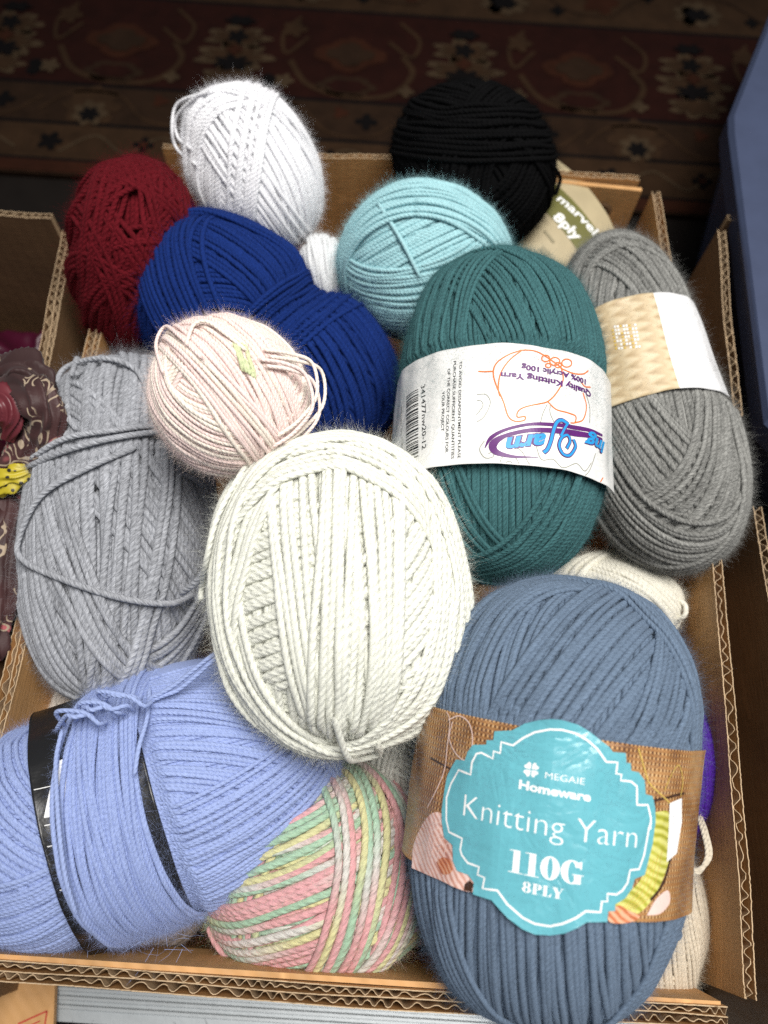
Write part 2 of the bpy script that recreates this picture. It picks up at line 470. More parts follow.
    def loose(s, pts, name='loose_strand', rad=1.0, n=10):
        """pts: (px, py, lift above the winding in strand widths) laid on the ball; returns a child strand"""
        P = []; Nn = []
        for (u, v, lift) in pts:
            q = s.hit(u, v)[None]; qq = q + rng.normal(0, .025, (14, 3)); h = np.percentile(s.H[cube_idx(qq / np.linalg.norm(qq, axis=1)[:, None])], 85)
            P.append(s.world(s.shape(q) + s.normal(q) * (h + s.dia * lift))[0]); Nn.append((s.normal(q) @ s.B)[0])
        C = crom(P, n); Nc = crom(Nn, n)
        t = Tubes(); t.add(C, Nc, s.dia * .5 * rad, rng.uniform(0, 40), ns=8)
        k = len(C) * 2; pick = rng.integers(0, len(C), k)
        t.fuzz(C[pick], Nc[pick], s.dia * 1.0, s.dia * .012, np.full(k, 3.0))
        for e_ in (0, -1): t.fuzz(np.tile(C[e_], (45, 1)) + rng.normal(0, s.dia * .2, (45, 3)), np.tile(Nc[e_], (45, 1)), s.dia * 1.3, s.dia * .014, np.full(45, 3.0))
        return t.mesh(name, s.mat, s.root)
    def free(s, pts, name='loose_strand', rad=1.0, n=10):
        """pts: (px, py, z above rim): a strand hanging free of the winding"""
        C = crom([at(u, v, RIM + z) for (u, v, z) in pts], n); Nc = np.tile(-FW, (len(C), 1)) + 0.01
        t = Tubes(); t.add(C, Nc, s.dia * .5 * rad, rng.uniform(0, 40), ns=8)
        k = len(C) * 2; pick = rng.integers(0, len(C), k)
        t.fuzz(C[pick], Nc[pick], s.dia * 1.0, s.dia * .012, np.full(k, 3.0))
        for e_ in (0, -1): t.fuzz(np.tile(C[e_], (45, 1)) + rng.normal(0, s.dia * .2, (45, 3)), np.tile(Nc[e_], (45, 1)), s.dia * 1.3, s.dia * .014, np.full(45, 3.0))
        return t.mesh(name, s.mat, s.root)
    def setring(s, l0, l1, k0, k1): s.ring = (l0, l1, k0 * s.k0, k1 * s.k0)
    def setring_px(s, top, bot, k0, k1):
        s.setring(-.5, .5, k0, k1)
        l = np.linspace(-.95, .95, 400)
        P = np.array([proj(s.world(np.array([0, s.ax[1] * s.ringk(q), q * s.ax[2]]))) for q in l])
        a, b = proj(s.c), proj(s.c + s.L * .01); d = (b - a) / np.linalg.norm(b - a)
        f = lambda p: l[np.argmin(np.abs((P - np.array(p)) @ d))]
        s.setring(f(bot), f(top), k0, k1)
    def core(s):
        nu, nv = 28, 40
        th = np.linspace(0.02, math.pi - .02, nu); ph = np.linspace(0, 2 * math.pi, nv, endpoint=False)
        q = np.stack([np.outer(np.sin(th), np.cos(ph)), np.outer(np.sin(th), np.sin(ph)), np.outer(np.cos(th), np.ones(nv))], -1).reshape(-1, 3)
        loc = s.shape(q)
        if s.ring:
            l = loc[:, 2] / s.ax[2]; k = np.sqrt((loc[:, 0] / s.ax[0]) ** 2 + (loc[:, 1] / s.ax[1]) ** 2)
            out = np.maximum(np.maximum(s.ring[0] - l, l - s.ring[1]), 0)
            f = np.minimum(k, s.ringk(l) - s.dia * .8 / s.ax[0] + out * 1.6) / np.maximum(k, 1e-6)
            loc[:, 0] *= f; loc[:, 1] *= f
        V = s.world(loc + s.normal(q) * s.dia * .18)
        i = np.arange(nu - 1)[:, None]; j = np.arange(nv)[None]; j2 = (j + 1) % nv
        Fq = np.stack([i * nv + j, (i + 1) * nv + j, (i + 1) * nv + j2, i * nv + j2], -1).reshape(-1, 4)
        uv = np.tile(np.array([[.1, .1]]), (len(Fq) * 4, 1))
        s.t.V.append(V); s.t.Fq.append(Fq + s.t.nv); s.t.UV.append(uv); s.t.nv += len(V)
    def finish(s, label, cat, fuzz=1.0, flen=2.4, group=None, part='winding'):
        nst = s.t.nv; s.core()
        if fuzz > 0 and s.fz:
            R = np.vstack([a for a, b, c in s.fz]); N = np.vstack([b for a, b, c in s.fz]); U = np.concatenate([c for a, b, c in s.fz])
            k = rng.random(len(R)) < fuzz
            s.t.fuzz(R[k], N[k], s.dia * flen, s.px_ * 0.034, U[k])
        WIND[s.t.mesh(part, s.mat, s.root).name] = nst
        tag(s.root, label, cat, group)
        return s
    # ---- paper band -------------------------------------------------
    def lab(s, x, y, off=0.0):
        """label plane metres (x round the ball, y along it) -> world"""
        x = np.atleast_1d(np.asarray(x, float)); y = np.atleast_1d(np.asarray(y, float)); off = off + 0 * x
        l = y / s.ax[2]; k = s.ringk(l)
        a = x / (0.5 * (s.ax[0] + s.ax[1]) * np.mean(s.ring[2:]))
        sn, cs = np.sin(a), np.cos(a)
        loc = np.stack([s.ax[0] * k * sn, s.ax[1] * k * cs, y], -1)
        n = np.stack([sn / s.ax[0], cs / s.ax[1], 0 * sn], -1); n /= np.linalg.norm(n, axis=1)[:, None]
        yn = (l - (s.ring[0] + s.ring[1]) / 2) / ((s.ring[1] - s.ring[0]) / 2)
        un = .0009 + .00022 * (np.sin(210 * x + 90 * y) + np.sin(130 * y - 170 * x + 1) + .7 * np.sin(420 * x + 2)) + .0007 * np.clip(np.abs(yn), 0, 1.2) ** 8 * (.35 + .65 * np.sin(140 * x + 2 * np.sign(yn)))
        return s.world(loc + n * (off + un)[:, None])
    def paper(s, mat, x0, x1, name='paper_band', thick=0.00025, nx=120, ny=44, lo=None, hi=None, off=0.0, wave=0.0):
        y0 = (s.ring[0] if lo is None else lo) * s.ax[2]; y1 = (s.ring[1] if hi is None else hi) * s.ax[2]
        X, Y = np.meshgrid(np.linspace(x0, x1, nx), np.linspace(y0, y1, ny), indexing='ij')
        Yw = Y + wave * np.sin(X * 90 + 1) 
        o = off
        A = s.lab(X.ravel(), Yw.ravel(), o); Bk = s.lab(X.ravel(), Yw.ravel(), o - thick)
        V = np.vstack([A, Bk]); n = nx * ny
        i = np.arange(nx - 1)[:, None]; j = np.arange(ny - 1)[None]
        top = np.stack([i * ny + j, (i + 1) * ny + j, (i + 1) * ny + j + 1, i * ny + j + 1], -1).reshape(-1, 4)
        fs = [top, top[:, ::-1] + n]
        for jj in (0, ny - 1):
            a = np.arange(nx - 1) * ny + jj; b = a + ny; fs.append(np.stack([a, b, b + n, a + n], -1))
        for ii in (0, nx - 1):
            a = ii * ny + np.arange(ny - 1); b = a + 1; fs.append(np.stack([a, b, b + n, a + n], -1))
        Fq = np.vstack(fs)
        xy = np.vstack([np.stack([X.ravel(), Y.ravel()], -1)] * 2)
        return np_mesh(name, V, Fq, mat, xy[Fq.ravel()], parent=s.root)

class Art:
    """flat printed shapes in label coordinates, wrapped on the label"""
    def __init__(s, ball, off=0.0002): s.b = ball; s.off = off; s.mb = MB(); s.lv = 0
    def flat(s, verts2, faces, mat, lv=0, cell=0.003):
        bm = bmesh.new()
        vs = [bm.verts.new((p[0], p[1], 0)) for p in verts2]
        for f in faces:
            try: bm.faces.new([vs[i] for i in f])
            except ValueError: pass
        bmesh.ops.triangulate(bm, faces=bm.faces[:])
        xs = [p[0] for p in verts2]
        x = math.floor(min(xs) / cell) * cell
        while x < max(xs):
            g = bm.verts[:] + bm.edges[:] + bm.faces[:]
            bmesh.ops.bisect_plane(bm, geom=g, plane_co=(x, 0, 0), plane_no=(1, 0, 0)); x += cell
        ys = [p[1] for p in verts2]; y = math.floor(min(ys) / cell) * cell
        while y < max(ys):
            g = bm.verts[:] + bm.edges[:] + bm.faces[:]
            bmesh.ops.bisect_plane(bm, geom=g, plane_co=(0, y, 0), plane_no=(0, 1, 0)); y += cell
        bm.verts.index_update()
        P = np.array([v.co[:2] for v in bm.verts])
        if len(P):
            s.mb.add(s.b.lab(P[:, 0], P[:, 1], s.off + lv * 0.00008), [[v.index for v in f.verts] for f in bm.faces], mat)
        bm.free()
    def poly(s, pts, mat, lv=0): s.flat(pts, [list(range(len(pts)))], mat, lv)
    def poly_px(s, pts, mat, lv=0): s.poly([s.b.px(*p) for p in pts], mat, lv)
    def line(s, pts, wd, mat, lv=0, smooth=True, closed=False):
        P = np.asarray(pts, float)
        if closed: P = np.vstack([P, P[:1]])
        if smooth and len(P) > 2: P = crom(P, 8)
        else:
            Q = [P[0]]
            for a, b in zip(P[:-1], P[1:]):
                k = max(1, int(np.linalg.norm(b - a) / .002)); Q += [a + (b - a) * (i + 1) / k for i in range(k)]
            P = np.array(Q)
        T = np.gradient(P, axis=0); T /= np.linalg.norm(T, axis=1)[:, None] + 1e-12
        Nn = np.stack([-T[:, 1], T[:, 0]], -1)
        wv = np.asarray(wd) * (np.ones(len(P)) if np.isscalar(wd) else 1)
        if not np.isscalar(wd): wv = np.interp(np.linspace(0, 1, len(P)), np.linspace(0, 1, len(wd)), wd)
        A = P + Nn * wv[:, None] / 2; B = P - Nn * wv[:, None] / 2
        n = len(P); Q = np.vstack([A, B])
        ok = np.ones(n, bool)
        if getattr(s.b, 'ring', None) and s.off < .0005: ok = (P[:, 1] > s.b.ring[0] * s.b.ax[2] + .0004) & (P[:, 1] < s.b.ring[1] * s.b.ax[2] - .0004)
        s.mb.add(s.b.lab(Q[:, 0], Q[:, 1], s.off + lv * .00008), [(i, n + i, n + i + 1, i + 1) for i in range(n - 1) if ok[i] and ok[i + 1]], mat)
    def line_px(s, pts, wd, mat, lv=0, smooth=True, closed=False):
        wd2 = wd * s.b.px_m if np.isscalar(wd) else [q * s.b.px_m for q in wd]
        s.line([s.b.px(*p) for p in pts], wd2, mat, lv, smooth, closed)
    def text(s, body, A, B, height, mat, lv=0, bold=0.0, shear=0.0, px=True):
        """baseline from A to B (picture points), cap height in pixels"""
        hp = np.array((A[0] + B[0], A[1] + B[1])) / 2.0; dp = np.array((B[0] - A[0], B[1] - A[1])); dp = dp / np.linalg.norm(dp)
        hq = s.b.px(*(hp + np.array((dp[1], -dp[0])) * height)) - s.b.px(*hp)
        A = s.b.px(*A); B = s.b.px(*B)
        cu = bpy.data.curves.new('text', 'FONT'); cu.body = body; cu.size = 1; cu.offset = bold; cu.shear = shear; cu.resolution_u = 3
        o = bpy.data.objects.new('text', cu); COL.objects.link(o)
        dg = bpy.context.evaluated_depsgraph_get(); me = bpy.data.meshes.new_from_object(o.evaluated_get(dg))
        V = np.array([v.co[:2] for v in me.vertices]); Fc = [list(p.vertices) for p in me.polygons]
        bpy.data.objects.remove(o); bpy.data.curves.remove(cu); bpy.data.meshes.remove(me)
        if not len(V): return
        d = B - A; Ln = np.linalg.norm(d); d = d / Ln; nrm = np.array([-d[1], d[0]]); height = abs(hq @ nrm)
        x = (V[:, 0] - V[:, 0].min()) / (V[:, 0].max() - V[:, 0].min()) * Ln; y = V[:, 1] / 0.70 * height
        s.flat(A + x[:, None] * d + y[:, None] * nrm, Fc, mat, lv)
    def build(s, name, parent): return s.mb.build(name, parent)

# ------------------------------------------------------------------ setting: floor
mb = MB(); mb.box((-2.5, -2.5, -0.02), (2.5, 3.5, 0.0), M['floor'])
tag(mb.build('floor'), kind='structure')

# ------------------------------------------------------------------ patterned carpet behind the box
def rug_mat(name, col, var=0.35):
    t = NT(name); a = t.noise(55.0, 5); b = t.noise(500.0, 2)
    f = t.m('ADD', t.m('MULTIPLY', a, 0.65), t.m('MULTIPLY', b, 0.35))
    c = t.ramp(f, [(0.3, tuple(q * (1 - var) for q in col)), (0.5, col), (0.7, tuple(q * (1 + var) for q in col))])
    t.bump(b, 0.5, 0.002)
    return t.set(Base_Color=c, Roughness=0.95, Specular_IOR_Level=0.1, Sheen_Weight=0.0)
RG = dict(red=rug_mat('red_pile', (0.01403, 0.00323, 0.00195)), tan=rug_mat('tan_pile', (0.02722, 0.01389, 0.0067)),
          dark=rug_mat('navy_black_pile', (0.00247, 0.0018, 0.00195)), cream=rug_mat('cream_pile', (0.0418, 0.02672, 0.01479)),
          rust=rug_mat('rust_pile', (0.02558, 0.0078, 0.00353)), brown=rug_mat('brown_pile', (0.0186, 0.00923, 0.0048)))  # dark worn pile; shade behind the box is also put into these colours
rug = MB()
Y0, Y1, X0, X1 = 0.533, 1.55, -1.3, 1.0
def strip(ya, yb, mat, lv):
    z = 0.006 + lv * 0.0005
    rug.add([(X0, ya, z), (X1, ya, z), (X1, yb, z), (X0, yb, z)], [(0, 1, 2, 3)], RG[mat])
rug.box((X0, Y0, 0.0005), (X1, Y1, 0.0058), RG['brown'])
def rpoly(pts, mat, lv):
    rug.add([(p[0], p[1], 0.006 + lv * 0.0005) for p in pts], [list(range(len(pts)))], RG[mat])
def petal(cx, cy, r, n, mat, lv, inner=0.55, ry=1.0, ph=0.0, pw=1.0):
    k = n * 10; pts = []
    for i in range(k):
        a = 2 * math.pi * i / k
        rr = r * (inner + (1 - inner) * abs(math.cos(n * a / 2 + ph)) ** pw) * (1 + random.uniform(-.06, .06))
        pts.append((cx + rr * math.cos(a), cy + rr * ry * math.sin(a)))
    c = len(pts)
    rug.add([(x, y, 0.006 + lv * 0.0005) for x, y in pts] + [(cx, cy, 0.006 + lv * 0.0005)],
            [(i, (i + 1) % c, c) for i in range(c)], RG[mat])
def vine(pts, wd, mat, lv):
    P = crom(np.array(pts, float), 10); T = np.gradient(P, axis=0); T /= np.linalg.norm(T, axis=1)[:, None] + 1e-9
    N = np.stack([-T[:, 1], T[:, 0]], -1) * wd / 2; z = 0.006 + lv * .0005; n = len(P)
    rug.add([(*p, z) for p in P + N] + [(*p, z) for p in P - N], [(i, n + i, n + i + 1, i + 1) for i in range(n - 1)], RG[mat])
strip(Y0 + .002, .549, 'rust', 1); strip(.549, .552, 'dark', 1); strip(.552, .594, 'tan', 1); strip(.594, .598, 'dark', 1)
strip(.598, .646, 'brown', 1); strip(.646, .650, 'dark', 1); strip(.650, .776, 'red', 1); strip(.776, .780, 'dark', 1)
strip(.780, .845, 'tan', 1); strip(.845, .850, 'dark', 1); strip(.850, 1.545, 'red', 1)
for k in range(-8, 6):
    xo = 0.255 + 0.17 * k                           # narrow border: dark rosettes with pale scrolls
    petal(xo - .07, .572, .012, 5, 'dark', 2, .5); petal(xo + .015, .574, .010, 4, 'dark', 2, .4); petal(xo + .015, .574, .004, 4, 'rust', 3)
    vine([(xo - .06, .560), (xo - .03, .582), (xo, .562), (xo + .03, .584), (xo + .07, .563)], .0028, 'cream', 2)
    petal(xo - .042, .62, .028, 8, 'tan', 2, .72); petal(xo - .042, .61, .017, 7, 'cream', 3, .7); petal(xo - .042, .608, .010, 6, 'dark', 4, .6)
    petal(xo + .045, .622, .011, 4, 'dark', 2, .45); petal(xo + .02, .632, .008, 3, 'rust', 2, .5)
    vine([(xo - .09, .612), (xo - .065, .636), (xo - .02, .636), (xo + .01, .606), (xo + .05, .604), (xo + .08, .63)], .003, 'tan', 2)
    xo = 0.09 + 0.2 * k                            # upper border
    petal(xo, .808, .026, 9, 'cream', 2, .75, .8); petal(xo, .807, .015, 6, 'dark', 3, .6, .7); petal(xo + .1, .818, .02, 5, 'rust', 2, .6)
    petal(xo + .195, .805, .016, 3, 'dark', 2, .35); petal(xo + .055, .80, .008, 4, 'dark', 2); petal(xo - .05, .83, .008, 4, 'dark', 2)
    vine([(xo - .09, .795), (xo - .06, .825), (xo - .02, .838), (xo + .03, .832), (xo + .07, .80), (xo + .11, .795)], .003, 'brown', 2)
for k in range(-5, 5):
    xo = 0.275 + 0.225 * k                          # main field: palmettes, leaf lozenges and curling vines
    for dy, r in ((0.0, .040), (.028, .034), (-.030, .030)):
        petal(xo, .700 + dy, r, 7, 'cream', 2, .55, .55); petal(xo, .700 + dy, r * .72, 7, 'tan', 3, .6, .5)
    petal(xo, .690, .020, 7, 'dark', 4, .5, .6); petal(xo, .728, .011, 5, 'dark', 4, .5); petal(xo, .752, .016, 6, 'dark', 4, .6, .5)
    petal(xo, .708, .008, 4, 'rust', 5)
    petal(xo - .112, .713, .036, 4, 'rust', 2, .72, .7); petal(xo - .112, .713, .024, 4, 'brown', 3, .7, .7)
    petal(xo - .112, .668, .030, 6, 'brown', 2, .8, .5); petal(xo - .112, .668, .02, 6, 'red', 3, .8, .45)
    vine([(xo - .17, .70), (xo - .15, .668), (xo - .112, .654), (xo - .07, .66), (xo - .05, .69), (xo - .06, .715)], .006, 'tan', 2)
    vine([(xo - .065, .765), (xo - .045, .74), (xo - .052, .715), (xo - .075, .735)], .004, 'tan', 2)
    vine([(xo + .06, .765), (xo + .045, .74), (xo + .05, .71), (xo + .07, .735)], .004, 'tan', 2)
    petal(xo - .055, .665, .008, 4, 'cream', 3); petal(xo + .052, .67, .010, 5, 'cream', 3); petal(xo - .17, .745, .013, 5, 'tan', 3)
    petal(xo + .04, .668, .012, 3, 'dark', 2)
tag(rug.build('patterned_carpet'), kind='structure')

# ------------------------------------------------------------------ corrugated boxes
def card_wall(name, pts, z0, z1, parent, rows=((.004, .0075), (.0035, .0062)), inner=+1, face=None, ztop=None, seed=0):
    """wall of corrugated board along a polyline: liners plus waved sheets between them, open at the top edge"""
    r = np.random.default_rng(seed)
    P = np.asarray(pts, float); seg = np.r_[0, np.cumsum(np.linalg.norm(np.diff(P, axis=0), axis=1))]
    n = max(4, int(seg[-1] / .0011)); t = np.linspace(0, seg[-1], n)
    Q = np.stack([np.interp(t, seg, P[:, i]) for i in (0, 1)], -1)
    k = 25
    if len(P) > 2:
        pad = np.vstack([np.repeat(Q[:1], k, 0), Q, np.repeat(Q[-1:], k, 0)])
        Q = np.stack([np.convolve(pad[:, i], np.ones(2 * k + 1) / (2 * k + 1), 'valid') for i in (0, 1)], -1)
    T = np.gradient(Q, axis=0); T /= np.linalg.norm(T, axis=1)[:, None]; N = np.stack([-T[:, 1], T[:, 0]], -1) * inner
    top = z1 + 0.0012 * np.sin(t * 21 + seed) + 0.0006 * np.sin(t * 77 + 2 * seed) - .0035 * np.maximum(0, np.sin(t * 41 + 3 * seed) * np.sin(t * 13 + seed) - .5) + (np.interp(t, *ztop) if ztop else 0)
    mb = MB()
    face = face or M['card']
    tot = sum(a for a, b in rows)
    wl = .00045
    def sheet(off, th, mat, zb, dz):
        A = Q + N * (off - th / 2)[:, None]; B = Q + N * (off + th / 2)[:, None]
        zt = top + dz
        V = [(*p, zb) for p in A] + [(*p, z) for p, z in zip(A, zt)] + [(*p, z) for p, z in zip(B, zt)] + [(*p, zb) for p in B]
        fs = []; fe = []
        for i in range(n - 1):
            fs += [(i, i + 1, n + i + 1, n + i), (2 * n + i, 2 * n + i + 1, 3 * n + i + 1, 3 * n + i)]; fe.append((n + i, n + i + 1, 2 * n + i + 1, 2 * n + i))
        fs += [(0, n, 2 * n, 3 * n), (n - 1, 4 * n - 1, 3 * n - 1, 2 * n - 1)]
        mb.add(V, fs, mat); mb.add(V, fe, M['liner_edge'])
    o = -tot / 2; one = np.ones(n)
    lin = [o]
    for a, b in rows:
        lin.append(lin[-1] + a)
    for i, q in enumerate(lin):
        j = .0004 * np.sin(t * 60 + i * 2) if 0 < i < len(lin) - 1 else 0
        sheet(q * one + j, wl, face, z0, -.0006 * (i == 1) + r.normal(0, .00025, n))
    for i, (a, b) in enumerate(rows):
        x = np.cumsum(1 + .22 * np.sin(t * 45 + i) + .15 * np.sin(t * 160 + seed) + r.normal(0, .12, n)) * (t[1] - t[0])
        wv = np.sin(2 * np.pi * x / b + i) * np.clip(1 - .75 * np.maximum(0, np.sin(t * 33 + seed) * np.sin(t * 81 + i)) - .25 * np.maximum(0, np.sin(t * 210 + i)), .2, 1); wv = np.sign(wv) * np.abs(wv) ** .8
        sheet(lin[i] + a / 2 + wv * (a / 2 - wl * 1.2), .00035, M['liner_edge'], z1 - .03, -.0008 + r.normal(0, .0003, n))
    return mb.build(name, parent)

R0 = RIM
bx = empty('cardboard_box', (0, .185, 0))
card_wall('side_wall', [(-.1766, -.0505), (-.1775, .12), (-.1775, .25), (-.177, .422)], .001, R0, bx, inner=-1, seed=1)
card_wall('side_wall', [(.1690, -.0560), (.1745, .02), (.1785, .13), (.1765, .25), (.1675, .421)], .001, R0, bx, rows=((.0046, .0085),), inner=1, seed=2)
card_wall('side_wall', [(-.1815, -.0560), (.0, -.0575), (.1665, -.0560)], .001, R0, bx, inner=1, seed=3)
card_wall('side_wall', [(-.1725, .4265), (.0, .4275), (.165, .4255)], .001, R0, bx, rows=((.0042, .0075),), inner=1, seed=4)
mb = MB(); mb.box((-.172, -.05, .001), (.164, .42, .004), M['card']); mb.build('bottom_panel', bx)
# inner flaps: folded board lining the front wall and the far right corner, a small punched hole in the corner panel
mb = MB()
def slab(mb, a, b, c, d, th, mat):
    a, b, c, d = [np.array(q, float) for q in (a, b, c, d)]; n = np.cross(b - a, d - a); n = n / np.linalg.norm(n) * th
    V = [a, b, c, d, a + n, b + n, c + n, d + n]
    mb.add(V, [(0, 3, 2, 1), (4, 5, 6, 7), (0, 1, 5, 4), (1, 2, 6, 5), (2, 3, 7, 6), (3, 0, 4, 7)], mat)
slab(mb, (.095, .419, .02), (.095, .4195, R0 - .0035), (.160, .4175, R0 - .0045), (.160, .417, .02), .003, M['card'])
mb.build('corner_flap', bx)
mb = MB()
for k in range(24):
    a, b = 2 * math.pi * k / 24, 2 * math.pi * (k + 1) / 24
    c = np.array((.137, .4155, R0 - .022))
    f = lambda q, r, dy: c + np.array((math.cos(q) * r, dy, math.sin(q) * r))
    mb.add([f(a, .0075, 0), f(b, .0075, 0), f(b, .005, -.0006), f(a, .005, -.0006)], [(0, 1, 2, 3)], M['card_dull'])
    mb.add([f(a, .005, -.0006), f(b, .005, -.0006), c + np.array((0, .001, 0))], [(0, 1, 2)], M['card_dull'])
mb.build('dimple', bx)
mb = MB()
slab(mb, (-.171, -.0495, R0 - .055), (.160, -.0495, R0 - .055), (.158, -.0508, R0 - .0035), (-.170, -.0505, R0 - .003), .0022, M['card'])
mb.build('front_flap', bx)
tag(bx, 'open brown cardboard box in the middle, filled with balls and skeins of yarn', 'box')

lb = empty('cardboard_box', (-.36, .2, 0))
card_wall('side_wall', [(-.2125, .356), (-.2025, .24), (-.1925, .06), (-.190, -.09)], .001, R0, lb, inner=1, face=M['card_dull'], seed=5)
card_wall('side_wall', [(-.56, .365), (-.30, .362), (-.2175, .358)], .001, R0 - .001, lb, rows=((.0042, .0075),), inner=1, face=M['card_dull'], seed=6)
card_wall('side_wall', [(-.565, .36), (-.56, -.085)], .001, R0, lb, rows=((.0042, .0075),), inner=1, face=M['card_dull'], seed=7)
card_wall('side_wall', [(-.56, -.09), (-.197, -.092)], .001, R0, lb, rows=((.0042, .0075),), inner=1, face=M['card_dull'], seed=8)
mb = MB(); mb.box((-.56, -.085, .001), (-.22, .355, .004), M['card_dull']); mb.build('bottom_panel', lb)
tag(lb, 'brown cardboard box at the left edge holding magenta cloth and a brown scarf', 'box')

rb = empty('cardboard_box', (.42, .2, 0))
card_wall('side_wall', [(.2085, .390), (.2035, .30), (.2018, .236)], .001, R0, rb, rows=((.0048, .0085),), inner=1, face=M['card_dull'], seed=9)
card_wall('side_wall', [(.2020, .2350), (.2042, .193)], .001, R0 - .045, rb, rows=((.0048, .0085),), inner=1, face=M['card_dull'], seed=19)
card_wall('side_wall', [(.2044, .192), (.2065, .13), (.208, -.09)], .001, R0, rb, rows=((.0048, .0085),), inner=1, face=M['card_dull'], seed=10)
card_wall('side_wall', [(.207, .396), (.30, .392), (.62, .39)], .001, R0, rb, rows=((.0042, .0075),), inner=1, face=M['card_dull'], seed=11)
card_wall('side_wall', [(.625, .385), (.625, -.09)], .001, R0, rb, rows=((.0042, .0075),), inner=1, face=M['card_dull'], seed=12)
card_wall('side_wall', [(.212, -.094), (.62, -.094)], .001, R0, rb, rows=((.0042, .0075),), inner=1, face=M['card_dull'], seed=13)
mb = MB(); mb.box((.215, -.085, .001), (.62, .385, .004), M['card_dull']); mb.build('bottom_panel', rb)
tag(rb, 'brown cardboard box at the right edge with a blue tub standing in it', 'box')

# ------------------------------------------------------------------ blue plastic tub in the right-hand box
tb = empty('storage_tub', (.40, .3, .004))
zt = R0 + .012
c0, c1, c2 = at(768, 20, zt), at(729, 117, zt), at(768, 428, zt)
d01 = c0 - c1; d12 = c2 - c1
out = [c1 + d01 * 2.2, c1 + d01 * .035 - d12 * -.0, c1 + d12 * .05, c1 + d12 * .98, c1 + d12 * 1.0 + np.array((.03, -.03, 0)), np.array((.58, c2[1] - .05, zt)), np.array((.60, .55, zt))]
out = [np.array((q[0], q[1])) for q in out]
ctr = np.mean(out, 0)
def ringz(mb, polyA, za, polyB, zb, mat):
    n = len(polyA)
    mb.add([(*p, za) for p in polyA] + [(*p, zb) for p in polyB], [(i, (i + 1) % n, n + (i + 1) % n, n + i) for i in range(n)], mat)
def inset(poly, d): return [ctr + (p - ctr) * (1 - d / np.linalg.norm(p - ctr)) for p in poly]
mb = MB()
ringz(mb, inset(out, .035), .005, inset(out, .012), zt - .022, M['tub'])
mb.add([(*p, .005) for p in inset(out, .035)], [list(range(len(out)))], M['tub'])
mb.build('body', tb)
mb = MB()
ringz(mb, inset(out, .001), zt - .020, out, zt - .004, M['tub'])
ringz(mb, out, zt - .004, inset(out, .003), zt, M['tub']); ringz(mb, inset(out, .003), zt, inset(out, .034), zt, M['tub'])
ringz(mb, inset(out, .034), zt, inset(out, .0355), zt - .002, M['tub']); ringz(mb, inset(out, .0355), zt - .002, inset(out, .042), zt - .002, M['tub'])
ringz(mb, inset(out, .042), zt - .002, inset(out, .0435), zt, M['tub'])
mb.add([(*p, zt) for p in inset(out, .0435)], [list(range(len(out)))], M['tub'])
mb.add([(*p, zt - .020) for p in inset(out, .001)], [list(range(len(out)))], M['tub'])
mb.build('lid', tb)
tag(tb, 'dusty blue plastic tub with a flat lid standing in a cardboard box', 'storage tub')

# ------------------------------------------------------------------ things under the front edge
mb = MB()
xs = np.linspace(-.40, .7, 2); ys = np.linspace(-.0985, -.066, 61)
zz = [.006 + (.0016 if int((y + .2) / .0022) % 2 else 0) if -.094 < y < -.070 else .006 for y in ys]
V = [(x, y, z) for x in xs for y, z in zip(ys, zz)]; n = len(ys)
mb.add(V, [(i, n + i, n + i + 1, i + 1) for i in range(n - 1)], M['metal'])
mb.add([(-.40, ys[0], .006), (.7, ys[0], .006), (.7, ys[0], .0005), (-.40, ys[0], .0005)], [(0, 1, 2, 3)], M['metal'])
tag(mb.build('ribbed_strip'), 'ribbed grey metal strip on the floor under the front edge of the box', 'metal strip')
mb = MB(); mb.box((-.42, -.30, .0005), (.7, -.100, .003), plain('black_pile', (.012, .012, .013), .95, .8, 900, .5, .1))
o = mb.build('doormat'); t = Tubes()
pr = np.stack([rng.uniform(-.2, .25, 5000), rng.uniform(-.135, -.098, 5000), np.full(5000, .003)], -1)
t.fuzz(pr, np.tile([[0, .25, 1.0]], (5000, 1)), .007, .0002, np.zeros(5000))
t.mesh('pile', M['ink_black'], o)['kind'] = 'stuff'
tag(o, 'black pile mat lying on the floor below the metal strip', 'mat')
mb = MB(); zc = .0125
p = [at(-40, 955, zc), at(58, 968, zc), at(55, 1060, zc), at(-60, 1060, zc)]
slab(mb, p[0], p[3], p[2], p[1], .004, M['card'])
def mark(a, b, wd):
    a, b = at(*a, zc + .0045)[:2], at(*b, zc + .0045)[:2]; d = (b - a) / np.linalg.norm(b - a); n_ = np.array((-d[1], d[0])) * wd / 2
    mb.add([(*(q), zc + .0046) for q in (a - n_, b - n_, b + n_, a + n_)], [(0, 1, 2, 3)], M['red_ink'])
mark((18, 1024), (47, 1011), .0008); mark((47, 1011), (44, 1030), .0008); mark((20, 1030), (40, 1021), .0006)
tag(mb.build('cardboard_sheet'), 'flat piece of brown cardboard with red printed lines lying below the box corner', 'cardboard')

